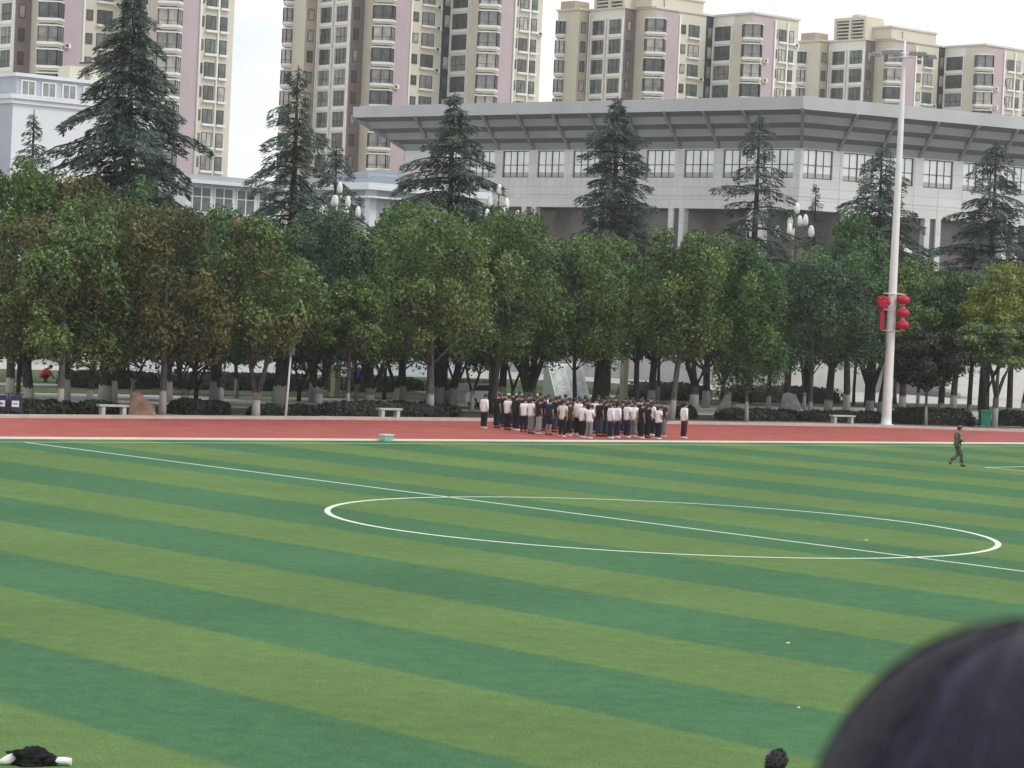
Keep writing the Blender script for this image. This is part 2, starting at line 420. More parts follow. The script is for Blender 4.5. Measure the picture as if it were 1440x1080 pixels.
    for x0, x1 in ((.5, L * .5 - .25), (L * .5 + .25, L - .5)):
        for q in range(5): lf.box((x0, -.45, z0 + .35 + q * .56), (x1, -.2, z0 + .58 + q * .56), 0, ax, a)
    for x in (0, L - .35): lf.box((x, -4.2, z0), (x + .35, -.6, z1), 0, ax, a)
    lf.box((L * .4, -3, z1 + .5), (L * .62, -1.2, z1 + 1.1), 0, ax, a)
    lf.build('louvred_frame', [cream], root)
    a = on(955, 8) - nrm(8) * 2.2; D = RD; ax = (RD, LD); sb = MB()
    sb.box((-5.5, -5, ztop + .28), (5.4, 1.6, ztop + 2.0), 0, ax, a); sb.box((-5.7, -5.2, ztop + 2.0), (5.6, 1.8, ztop + 2.3), 0, ax, a)
    sb.build('stair_block', [cream], root)
    a = on(820, 2) - nrm(2) * 3; sb = MB(); sb.box((-.8, -1.6, ztop + .28), (2.2, 1.6, ztop + 1.5), 0, ax, a); sb.build('roof_block', [tan], root)
    a = on(910, 6) - nrm(6) * 2; rl = MB()
    for q in range(7):
        p = a + LD * (q * .55 - 2); rl.tube([p + Vector((0, 0, ztop + .28)), p + Vector((0, 0, ztop + 1.5))], .05, 5)
    rl.tube([a + LD * -2 + Vector((0, 0, ztop + 1.5)), a + LD * 1.3 + Vector((0, 0, ztop + 1.5))], .05, 5); rl.build('roof_railing', [frame_m], root)
    return root, O
def tower_at(root, u, v, Y, label):
    o = dup(root); p = AT(u, v, Y); o.location = (p.x, p.y, 0); o['label'] = label; return o
T1, O1 = make_tower(18, 'cream and pink apartment tower standing behind the flat hall roof in the middle', (27, 60))
tower_at(T1, 1121, 100, 432, 'cream and pink apartment tower behind the white floodlight mast')
tower_at(T1, 1432, 110, 462, 'cream apartment tower just entering at the right edge behind the hall')
T2, O2 = make_tower(23, 'tall cream and pink apartment tower above the left end of the hall roof', (17, 66))
p = AT(400, 60, 377); T2.location = (p.x, p.y, 0)
tower_at(T2, -71, 62, 339, 'nearest tall cream and pink apartment tower behind the big cedar at left')

# ================================================================== GREY HALL with the flaring roof
def hall():
    C = Vector((26.36, 250, 0)); Ld = Vector((-.765, .644, 0)).normalized(); Rd = Vector((.886, .463, 0)).normalized()
    Li = Vector((Ld.y, -Ld.x, 0)); Ri = Vector((-Rd.y, Rd.x, 0))          # inward normals
    if Li.y < 0: Li = -Li
    W0 = Vector((26.7525, 253.5911, 0))                                      # wall corner
    LL, RL = 58.9, 60.0
    root = empty('sports_hall', (C.x, C.y, 0), 0, 'wide grey hall with flared coffered eaves behind the tree row', 'hall')
    o = Vector((C.x, C.y, 0)); sub = lambda p: p - o
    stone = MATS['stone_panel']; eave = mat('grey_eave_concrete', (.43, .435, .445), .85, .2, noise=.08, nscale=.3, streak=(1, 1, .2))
    ribm = mat('shaded_eave_rib', (.17, .173, .183), .85, .2, noise=.1, nscale=.3)
    eave2 = mat('shaded_eave_board', (.235, .238, .248), .85, .2, noise=.1, nscale=.3)  # boards and ribs: eave grey darkened in colour for the shade under the roof
    soff = mat('shaded_grey_concrete', (.105, .108, .118), .85, .2, noise=.08, nscale=.4)  # undersides, recess ceiling and column webs: deeper shade put into the colour
    ZT, ZF = 27.62, 26.45
    Lend, Rend = C + Ld * LL, C + Rd * RL
    # roof slab
    back = Lend + Rd * RL
    r = MB(); r.prism([sub(q) for q in (Lend, C, Rend, back)], ZF, ZT, 0)
    r.prism([sub(q) for q in (Lend - (Ld - Rd) * 1.0 * .4, C + (Ld + Rd) * .5, Rend + (Ld - Rd) * .4, back - (Ld + Rd) * .5)], ZT, ZT + .12, 0)
    r.build('roof', [eave], root)
    # flared soffit: an inverted frustum from wall head to fascia, in three set-back steps
    WT = 23.0; wl = LL - 7.2; wr = RL - 7.2
    Lw, Rw = W0 + Ld * wl, W0 + Rd * wr; bw = Lw + Rd * wr
    def quad(t):                               # outline at height fraction t (0 wall head, 1 fascia)
        return [sub(a + (b - a) * t) for a, b in ((Lw, Lend), (W0, C), (Rw, Rend), (bw, back))]
    zs = lambda t: WT + (ZF - WT) * t
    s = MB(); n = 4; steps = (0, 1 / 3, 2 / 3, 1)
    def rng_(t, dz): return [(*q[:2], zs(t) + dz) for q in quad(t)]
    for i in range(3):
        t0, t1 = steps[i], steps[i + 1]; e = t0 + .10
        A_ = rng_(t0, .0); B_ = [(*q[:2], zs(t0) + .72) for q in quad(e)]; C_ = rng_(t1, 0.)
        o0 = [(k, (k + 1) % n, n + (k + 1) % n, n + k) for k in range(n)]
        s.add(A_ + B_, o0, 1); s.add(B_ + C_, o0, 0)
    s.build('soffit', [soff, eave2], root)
    # diagonal ribs under the eave
    def rib(a, b):                             # a at wall head, b at fascia
        d = (b - a); d.z = 0; d.normalize(); sd = Vector((-d.y, d.x, 0)) * .16; m = MB(); A = a.copy(); B = b.copy()
        vs = []
        for q, dz0, dz1 in ((A, -.02, .9), (B + d * .0, -.16, .1)):
            for sg in (-1, 1):
                for z in (dz0, dz1): vs.append(sub(q + sd * sg + Vector((0, 0, z))))
        m.add(vs, [(0, 1, 3, 2), (4, 6, 7, 5), (0, 4, 5, 1), (2, 3, 7, 6), (0, 2, 6, 4), (1, 5, 7, 3)])
        m.build('rib', [ribm], root)
    for k in range(0, 11):
        x = 4.95 + 4.75 * k
        if x < wl: q = W0 + Ld * x; rib(q + Vector((0, 0, WT)), q - Li * 3.0 + Vector((0, 0, ZF)))
    for k in range(0, 9):
        q = W0 + Rd * (4.3 + 4.82 * k); rib(q + Vector((0, 0, WT)), q - Ri * 3.0 + Vector((0, 0, ZF)))
    rib(W0 + Vector((0, 0, WT)), C + Vector((0, 0, ZF))); rib(Lw + Vector((0, 0, WT)), Lend + Vector((0, 0, ZF)))
    # walls, built round the window openings of the clerestory
    ZWT, ZWB, ZG, ZB, ZP = 22.93, 20.14, 18.34, 17.1, 3.0
    fm = MB(); wins = []
    for (D, I, ln, c0, sp_, cnt) in ((Ld, Li, wl, 2.6, 4.75, 11), (Rd, Ri, wr, 1.95, 4.8, 8)):
        ax = (D, I); og = sub(W0)
        fm.box((0.0, 0, ZB), (ln, .5, ZG - .03), 0, ax, og); fm.box((0.0, .04, ZG - .03), (ln, .5, ZG + .03), 0, ax, og)
        fm.box((0.0, 0, ZG + .03), (ln, .5, ZWB), 0, ax, og); fm.box((0.0, 0, ZWT), (ln, .5, ZWT + .5), 0, ax, og)
        x = 0.0 if D is Ld else 0.0
        for k in range(cnt):
            a = c0 + sp_ * k - 1.8; b = a + 3.6
            if b > ln: break
            fm.box((x, 0, ZWB), (a, .5, ZWT), 0, ax, og)
            wins.append((D, I, a)); x = b
        fm.box((x, 0, ZWB), (ln, .5, ZWT), 0, ax, og)
    wall = fm.build('wall', [stone], root)
    gl = mat('hall_sky_painted_glass', (.78, .81, .80), .06, .8, noise=.25, nscale=.25)  # pale base colour carries the bright sky reflected in the panes
    blind = mat('hall_blind_dark', (.36, .37, .36), .4, .4)
    first = {}
    for (D, I, a) in wins:
        ax = (D, I); key = D is Ld
        if key not in first:
            f, g = MB(), MB()
            for x in (0, 3.52): f.box((x, .18, 0), (x + .08, .3, 2.79), 0, ax)
            for z in (0, 2.71): f.box((.08, .18, z), (3.52, .3, z + .08), 0, ax)
            for x, w_ in ((.88, .05), (1.76, .12), (2.64, .05)): f.box((x - w_ / 2, .17, .08), (x + w_ / 2, .29, 2.71), 0, ax)
            f.box((.08, .175, 1.28), (3.52, .285, 1.34), 0, ax)
            g.box((.08, .24, .08), (3.52, .27, 2.71), 0, ax); g.box((.1, .225, .08), (3.5, .238, .55), 1, ax)
            wo = f.build('window', [frame_m], root); g.build('pane', [gl, blind], wo); first[key] = wo
        else: wo = dup(first[key], root)
        wo.location = sub(W0) + D * a + Vector((0, 0, ZWB))
    # recessed ground floor behind paired columns
    rc = MB()
    for (D, I, ln) in ((Ld, Li, wl), (Rd, Ri, wr)):
        rc.box((1.7, 3.2, ZP), (ln, 3.5, ZB + .05), 0, (D, I), sub(W0))
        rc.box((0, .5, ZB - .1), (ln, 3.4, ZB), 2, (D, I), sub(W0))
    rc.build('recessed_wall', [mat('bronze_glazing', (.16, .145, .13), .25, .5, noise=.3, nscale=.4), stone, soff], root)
    def col(D, I, x):
        m = MB()
        for dx in (-.98, .36): m.box((dx, .0, ZP), (dx + .62, .75, ZB - .003), 0, (D, I))
        m.box((-.36, .25, ZP), (.36, .7, ZB - .003), 1, (D, I))
        m.build('column', [stone, soff], root, sub(W0) + D * x)
    for k in range(6): col(Ld, Li, 5.0 + 9.6 * k)
    for k in range(6): col(Rd, Ri, 6.4 + 9.6 * k)
    pr = MB(); m0 = sub(W0); pr.box((-.45, -.06, ZB), (.45, .5, ZG + .4), 0, (Ld, Li), m0); 
    # podium and the wide front steps
    pd = MB(); q = [W0 - Li * 8 - Ri * 8 + Ld * 0, ]
    c8 = W0 - (Li + Ri) * 6
    pd.prism([sub(x) for x in (Lw - Li * 7, c8, Rw - Ri * 7, bw)], -.01, ZP, 0); pd.build('podium', [paving], root)
    st = MB()
    for k in range(12):
        st.box((-1, -8.2 - 1.1 * (12 - k), -.01), (40, -7.1, .25 * (k + 1) - .005), 0, (Rd, Ri), sub(W0) + Rd * 6)
    st.build('front_steps', [mat('pale_step_stone', (.55, .54, .51), .85, .2, noise=.08, nscale=.5)], root)
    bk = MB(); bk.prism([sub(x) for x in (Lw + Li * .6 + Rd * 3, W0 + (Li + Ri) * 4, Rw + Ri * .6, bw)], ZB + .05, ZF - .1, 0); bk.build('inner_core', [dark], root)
def stone_mat():
    m = mat('stone_panel', (.50, .50, .485), .8, .25)
    t = m.node_tree; b = t.nodes['Principled BSDF']; n_ = t.nodes.new; l = t.links.new
    c = n_('ShaderNodeTexCoord'); sx = n_('ShaderNodeSeparateXYZ'); l(c.outputs['Object'], sx.inputs[0])
    s = n_('ShaderNodeMath'); s.operation = 'SUBTRACT'; l(sx.outputs[0], s.inputs[0]); l(sx.outputs[1], s.inputs[1])
    cb = n_('ShaderNodeCombineXYZ'); l(s.outputs[0], cb.inputs[0]); l(sx.outputs[2], cb.inputs[1])
    br = n_('ShaderNodeTexBrick'); br.offset = 0; br.inputs['Scale'].default_value = 1; br.inputs['Brick Width'].default_value = 1.25; br.inputs['Row Height'].default_value = 1.2
    br.inputs['Mortar Size'].default_value = .025; br.inputs['Color1'].default_value = (.66, .66, .64, 1); br.inputs['Color2'].default_value = (.59, .59, .58, 1); br.inputs['Mortar'].default_value = (.45, .45, .445, 1)
    l(cb.outputs[0], br.inputs['Vector'])
    n = n_('ShaderNodeTexNoise'); n.inputs['Scale'].default_value = .2; n.inputs['Detail'].default_value = 6; l(c.outputs['Object'], n.inputs['Vector'])
    x = n_('ShaderNodeMix'); x.data_type = 'RGBA'; x.blend_type = 'MULTIPLY'; x.inputs[0].default_value = .25; l(br.outputs[0], x.inputs[6]); l(n.outputs[0], x.inputs[7]); l(x.outputs[2], b.inputs['Base Color'])
stone_mat(); hall()

# ================================================================== LOW WHITE AND BLUE-GREY BUILDINGS ON THE LEFT
bluegrey = mat('blue_grey_render', (.43, .46, .50), .8, .25, noise=.06, nscale=.3)
whitewall = mat('white_render', (.68, .70, .72), .8, .25, noise=.05, nscale=.2)
bluedark = mat('blue_grey_roof', (.17, .20, .25), .6, .35, noise=.1, nscale=.4)
def low_buildings():
    Y = 232.; O = AT(18, 150, Y); O.z = 0
    def zz(u, v): return ZAT(u, v, Y)
    root = empty('white_building', O, 0, 'white and blue grey flat roofed building at far left behind the big cedar', 'building')
    z1 = zz(20, 144); z2 = zz(20, 104)
    ax = (RD, NN); WL = 14.5
    b = MB(); b.box((0, 0, 0), (WL, 12, z1), 1, ax); b.box((-.006, -.0, 0), (0, 12, z1 - .01), 0, ax); b.build('wall', [bluegrey, whitewall], root)
    b = MB()
    for k, (e, h0, h1) in enumerate(((.25, z1 - .05, z1 + .25), (.45, z1 + .35, z1 + .75), (.2, z1 + .25, z1 + .35))): b.box((-e, -e, h0), (WL + e, 12 + e, h1), 0, ax)
    b.build('cornice', [whitewall], root)
    b = MB(); b.box((1.2, 1.6, z1 + .75), (WL - 1, 11, z2), 0, ax); b.box((.9, 1.3, z2), (WL - .7, 11.3, z2 + .3), 1, ax); b.build('upper_storey', [bluegrey, whitewall], root)
    b = MB(); b.box((-11, 8.5, z1 + .76), (1.19, 11.2, z2 - .05), 0, ax); b.box((-11.2, 8.3, z2 - .05), (1.18, 11.4, z2 + .28), 1, ax); b.box((-11, 6, 0), (-.01, 11.2, z1 + .74), 0, ax); b.build('side_wing', [bluegrey, whitewall], root)
    w0 = None
    for k, x in enumerate((1.6, 3.7, 5.8, 8.0, 10.6)):
        if w0 is None:
            f, g = MB(), MB(); zb = z1 + .95
            for a0, a1 in ((0, .14), (1.36, 1.5)): f.box((a0, 1.46, 0), (a1, 1.62, 1.15), 0, ax)
            for h0, h1 in ((-.1, 0.), (1.15, 1.27)): f.box((0, 1.46, h0), (1.5, 1.62, h1), 0, ax)
            f.box((.71, 1.48, 0), (.79, 1.6, 1.15), 0, ax); g.box((.14, 1.52, 0), (1.36, 1.59, 1.15), 0, ax)
            w0 = f.build('window', [whitewall], root); g.build('pane', [GL[1]], w0); o = w0
        else: o = dup(w0, root)
        o.location = RD * x + Vector((0, 0, zb))
    # roof-top huts on it
    b = MB(); b.box((8, 4, z2 + .3), (9.6, 6, z2 + 1.7), 0, ax); b.box((10.2, 4, z2 + .3), (11.4, 5.5, z2 + 2.1), 0, ax); b.box((10.0, 3.8, z2 + 2.1), (11.6, 5.7, z2 + 2.25), 1, ax); b.build('roof_block', [cream, frame_m], root)
    # small pavilion between the first two cedars
    Y = 205.; O = AT(262, 270, Y); O.z = 0
    root = empty('grey_pavilion', O, 0, 'low blue grey flat roofed pavilion with tall windows seen between two cedars', 'building')
    zr = ZAT(290, 246, Y); zw = ZAT(290, 258, Y); z0 = ZAT(290, 297, Y)
    b = MB(); b.box((0, 0, 0), (9, 8, zw), 0, ax); b.build('wall', [whitewall], root)
    b = MB(); b.box((-.8, -.8, zw), (9.8, 8.8, zw + .25), 1, ax); b.box((-.6, -.6, zw + .25), (9.6, 8.6, zr), 0, ax); b.build('roof', [bluegrey, whitewall], root)
    w0 = None
    for x in (.5, 2.6, 4.7, 6.8):
        if w0 is None:
            f, g = MB(), MB(); h = zw - z0 - .3
            for a0, a1 in ((0, .1), (.85, .95), (1.7, 1.8)): f.box((a0, -.08, 0), (a1, .05, h), 0, ax)
            for h0, h1 in ((-.1, 0.), (h, h + .1), (h * .6, h * .6 + .07)): f.box((.0, -.075, h0), (1.8, .045, h1), 0, ax)
            g.box((.1, -.03, 0), (1.7, .04, h), 0, ax); w0 = f.build('window', [whitewall], root); g.build('pane', [GL[3]], w0); o = w0
        else: o = dup(w0, root)
        o.location = RD * x + Vector((0, 0, z0))
    # hipped grey roof pavilion left of the third cedar
    Y = 225.; O = AT(520, 290, Y); O.z = 0
    root = empty('hipped_pavilion', O, 0, 'low pavilion with blue grey hipped roof and skylight left of the middle cedar', 'building')
    ze = ZAT(520, 262, Y); zt = ZAT(520, 237, Y)
    b = MB(); b.box((0, 0, 0), (12, 12, ze - .3), 0, ax); b.box((-.02, -.02, 0), (.7, .7, ze - .31), 1, ax); b.build('wall', [bluegrey, whitewall], root)
    b = MB(); b.box((-.9, -.9, ze - .3), (12.9, 12.9, ze), 1, ax); b.box((-.95, -.95, ze - 1.0), (12.95, 12.95, ze - .85), 2, ax); b.box((-.85, -.85, ze), (12.85, 12.85, ze + .3), 2, ax)
    X, Yv = ax
    def pt(i, j, k): return X * i + Yv * j + Vector((0, 0, k))
    e = ze + .3; b.add([pt(-.85, -.85, e), pt(12.85, -.85, e), pt(12.85, 12.85, e), pt(-.85, 12.85, e), pt(5, 5, zt + .4), pt(7, 7, zt + .4)], [(0, 1, 4), (1, 2, 5, 4), (2, 3, 5), (3, 0, 4, 5)], 0)
    b.build('roof', [bluedark, whitewall, whitewall], root)
    b = MB(); zk = (e + zt + .4) / 2; b.box((1.2, -.2 + 2.2, zk - .5), (4.5, 4.4, zk + .15), 0, ax); b.build('skylight', [bluegrey], root)
low_buildings()

# ================================================================== FOLIAGE
FOL = {
 'olive': foliage('olive_leaves', [(.020, .038, .014), (.050, .096, .027), (.100, .168, .044), (.175, .245, .066), (.31, .37, .14)]),
 'green': foliage('deep_green_leaves', [(.016, .042, .018), (.036, .094, .032), (.070, .152, .044), (.12, .215, .058), (.18, .26, .09)]),
 'teal':  foliage('dark_teal_leaves', [(.015, .034, .019), (.031, .070, .035), (.053, .106, .050), (.084, .148, .066), (.13, .18, .09)]),
 'bright': foliage('bright_green_leaves', [(.028, .058, .014), (.055, .11, .022), (.088, .155, .028), (.12, .195, .036), (.17, .24, .06)]),
 'lime':  foliage('yellow_green_leaves', [(.06, .085, .014), (.11, .15, .02), (.17, .215, .028), (.23, .265, .04), (.30, .32, .07)]),
 'rust':  foliage('reddening_leaves', [(.024, .036, .016), (.052, .074, .024), (.105, .115, .036), (.175, .115, .045), (.25, .23, .085)]),
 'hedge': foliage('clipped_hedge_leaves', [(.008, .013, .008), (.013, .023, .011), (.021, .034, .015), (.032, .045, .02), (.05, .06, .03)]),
 'cedar': foliage('cedar_needles', [(.021, .036, .027), (.042, .070, .052), (.070, .106, .077), (.105, .148, .110), (.15, .19, .15)], .15),
}
def leafmesh(name, P, T, Nn, size, val, mats, mi=None, asp=.55):
    """many small leaf-clump faces: P centres, T long axis, Nn normals (k x 3)"""
    k = len(P); T = T / np.linalg.norm(T, axis=1)[:, None]
    B = np.cross(Nn, T); B /= np.linalg.norm(B, axis=1)[:, None] + 1e-9
    s = np.asarray(size)[:, None]; a = np.asarray(asp)
    a = a[:, None] if a.ndim else a
    Vv = np.empty((k, 4, 3)); Nq = np.cross(T, B)
    Vv[:, 0] = P - T * s; Vv[:, 1] = P + B * s * a - Nq * s * .15; Vv[:, 2] = P + T * s; Vv[:, 3] = P - B * s * a - Nq * s * .15
    me = bpy.data.meshes.new(name); me.vertices.add(4 * k); me.vertices.foreach_set('co', Vv.reshape(-1))
    me.loops.add(4 * k); me.loops.foreach_set('vertex_index', np.arange(4 * k, dtype=np.int32))
    me.polygons.add(k); me.polygons.foreach_set('loop_start', np.arange(0, 4 * k, 4, dtype=np.int32))
    try: me.polygons.foreach_set('loop_total', np.full(k, 4, dtype=np.int32))
    except Exception: pass
    for m in mats: me.materials.append(m)
    me.update(calc_edges=True)
    if mi is not None: me.polygons.foreach_set('material_index', np.asarray(mi, dtype=np.int32))
    at = me.attributes.new('v', 'FLOAT', 'FACE'); at.data.foreach_set('value', np.clip(val, 0, 1).astype(np.float32))
    me.validate(); return me
def unit(a): return a / (np.linalg.norm(a, axis=1)[:, None] + 1e-9)
def crown_mesh(seed, n, lobes, mats, leaf=.17, taper=.25, accent=None):
    """unit crown: x,y in -1..1, z in 0..1; lobes scattered through the volume, leaves mostly on their shells"""
    r = np.random.default_rng(seed); C, R, LV = [], [], []
    for i in range(lobes):
        for _ in range(40):
            z = r.uniform(.03, .95); env = max(0, 1 - (abs(z - .34) / (.68 if z > .34 else .42)) ** 2.6) ** .5 * (1 - taper * max(0, z - .4))
            q = env * r.uniform(.1, 1) ** .5 * .86; a = r.uniform(0, 2 * math.pi); c = np.array([q * math.cos(a), q * math.sin(a), z])
            if all(np.linalg.norm((c - d) * [1, 1, 1.6]) > .19 for d in C): break
        C.append(c); R.append(r.uniform(.15, .28)); LV.append(r.normal(0, .13))
    C, R, LV = np.array(C), np.array(R), np.array(LV)
    w_ = R ** 2; idx = r.choice(lobes, n, p=w_ / w_.sum())
    d = unit(r.normal(size=(n, 3))); d[:, 2] = np.abs(d[:, 2]) * r.choice([1, 1, 1, -1], n)
    rad = R[idx] * (1 - np.abs(r.normal(0, .22, n)))
    bump = 1 + .22 * np.sin(d[:, 0] * 7 + idx) * np.cos(d[:, 1] * 6 + idx * 2)
    off = d * (rad * bump)[:, None]; off[:, 2] *= .62
    P = C[idx] + off
    Nn = unit(d + r.normal(0, .55, (n, 3)) + [0, 0, .25]); T = unit(np.cross(Nn, r.normal(size=(n, 3))))
    T[:, 2] -= .25
    val = .42 + LV[idx] + r.normal(0, .17, n)
    val += (r.random(n) < .06) * .35
    mi = np.zeros(n, int)
    if accent: mi = (((idx * 7919) % 97) / 97. < accent).astype(int)
    return P, T, Nn, val, mi, r
CROWNS = {}
def crown(kind, seed, size, n, lobes, mats, leaf, taper=.25, accent=None):
    """size=(rx, height) metres"""
    P, T, Nn, val, mi, r = crown_mesh(seed, n, lobes, mats, leaf, taper, accent)
    S = np.array([size[0], size[0], size[1]]); P = P * S
    Nn = unit(Nn / S); T = T - Nn * (T * Nn).sum(1)[:, None]
    return leafmesh('crown', P, T, Nn, leaf * r.uniform(.6, 1.25, n), val, mats, mi, asp=r.uniform(.4, .75, n))

def bark(name, c, lime):
    m = bpy.data.materials.new(name); m.use_nodes = True; t = m.node_tree; b = t.nodes['Principled BSDF']; n_ = t.nodes.new; l = t.links.new
    c_ = n_('ShaderNodeTexCoord'); mpn = n_('ShaderNodeMapping'); mpn.inputs['Scale'].default_value = (9, 9, 1.6); l(c_.outputs['Object'], mpn.inputs[0])
    n = n_('ShaderNodeTexNoise'); n.inputs['Scale'].default_value = 1.5; n.inputs['Detail'].default_value = 6; l(mpn.outputs[0], n.inputs['Vector'])
    r = n_('ShaderNodeValToRGB'); r.color_ramp.elements[0].color = (*[x * .5 for x in c], 1); r.color_ramp.elements[1].color = (*[x * 1.4 for x in c], 1); r.color_ramp.elements[0].position = .3; r.color_ramp.elements[1].position = .7
    l(n.outputs[0], r.inputs[0]); out = r.outputs[0]
    if lime:
        s = n_('ShaderNodeSeparateXYZ'); l(c_.outputs['Object'], s.inputs[0])
        a = n_('ShaderNodeMath'); a.operation = 'MULTIPLY_ADD'; a.inputs[1].default_value = .5; l(n.outputs[0], a.inputs[0]); l(s.outputs[2], a.inputs[2])
        lt = n_('ShaderNodeMath'); lt.operation = 'LESS_THAN'; lt.inputs[1].default_value = lime + .25; l(a.outputs[0], lt.inputs[0])
        x = n_('ShaderNodeMix'); x.data_type = 'RGBA'; l(lt.outputs[0], x.inputs[0]); l(out, x.inputs[6]); x.inputs[7].default_value = (.36, .355, .33, 1); out = x.outputs[2]
    l(out, b.inputs['Base Color']); b.inputs['Roughness'].default_value = .9; b.inputs['Specular IOR Level'].default_value = .15
    bp = n_('ShaderNodeBump'); bp.inputs['Strength'].default_value = .6; bp.inputs['Distance'].default_value = .04; l(n.outputs[0], bp.inputs['Height']); l(bp.outputs[0], b.inputs['Normal'])
    return m
BARK = bark('dark_bark', (.045, .040, .035), 0); BARKW = bark('bark_with_whitewash', (.055, .049, .042), 1.15); BARKG = bark('grey_bark_with_whitewash', (.10, .098, .09), 1.25)
def trunk_mesh(seed, h, r0, cb, rx, forks, lean=0.):
    r = random.Random(seed); m = MB(); top = h * .8
    a = r.uniform(-.15, .15) + lean
    if forks <= 1:
        pts = [(0, 0, -.05), (a * .15, .02, cb * .35), (a * .5 + r.uniform(-.08, .08), r.uniform(-.08, .08), cb * .8), (a, r.uniform(-.2, .2), cb + (top - cb) * .45), (a * 1.2, 0, top)]
        m.tube(pts, [r0 * 1.18, r0, r0 * .86, r0 * .55, r0 * .12], 8)
        base = [Vector(pts[2]), Vector(pts[3])]
    else:
        zf = cb * r.uniform(.25, .5); m.tube([(0, 0, -.05), (0.02, 0, zf)], [r0 * 1.2, r0], 8); base = []
        for k in range(forks):
            an = 6.28 * k / forks + r.uniform(-.5, .5); q = rx * r.uniform(.25, .5); x, y = math.cos(an) * q, math.sin(an) * q
            p = [(0.02, 0, zf - .05), (x * .3, y * .3, zf + (cb - zf) * .6), (x * .7, y * .7, cb + (top - cb) * .3), (x, y, top * .95)]
            m.tube(p, [r0 * .75, r0 * .6, r0 * .42, r0 * .1], 7); base.append(Vector(p[1])); base.append(Vector(p[2]))
    for k in range(9):
        b = r.choice(base); an = r.uniform(0, 6.28); q = rx * r.uniform(.45, .85); z1 = r.uniform(cb + .15, top)
        e = Vector((math.cos(an) * q, math.sin(an) * q, max(b.z + .4, z1)))
        m.tube([b, b.lerp(e, .5) + Vector((0, 0, .12)), e], [r0 * .34, r0 * .22, r0 * .05], 5)
    return m
def broadleaf(base, h, rx, kind, seed, label, group=None, cb=None, r0=.13, forks=1, n=5200, lime=1, leaf=.10, taper=.12, accent=None, acc_kind='rust', name='broadleaf_tree', lean=0.):
    cb = h * .3 if cb is None else cb
    o = empty(name, base, 0, label, 'tree', group)
    trunk_mesh(seed, h, r0, cb, rx, forks, lean).build('trunk', [[BARK, BARKW, BARKG][lime]], o)
    me = crown(kind, seed + 100, (rx, h - cb), int(n * 3.0), 52, [FOL[kind], FOL[acc_kind]], leaf, taper, accent)
    link('crown', me, None, o, (0, 0, cb)); return o
def tree_px(ub, vb, ut, vt, hw, cbv, kind, label, **kw):
    """base at photo (ub,vb), crown top at row vt, half width hw px, crown bottom at row cbv"""
    p = G(ub, vb); Y = p.y; h = ZAT(ub, vt, Y); cb = ZAT(ub, cbv - (8 if cbv < 530 else 0), Y); p.z = 0
    kw.setdefault('lean', (ut - ub) / F_PX * Y * .8)
    return broadleaf(p, h, hw * 1.36 / F_PX * Y, kind, kw.pop('seed', int(ub * 3 + vb)), label, cb=cb, **kw)
KERBG = 'roadside trees along the outer kerb of the track'
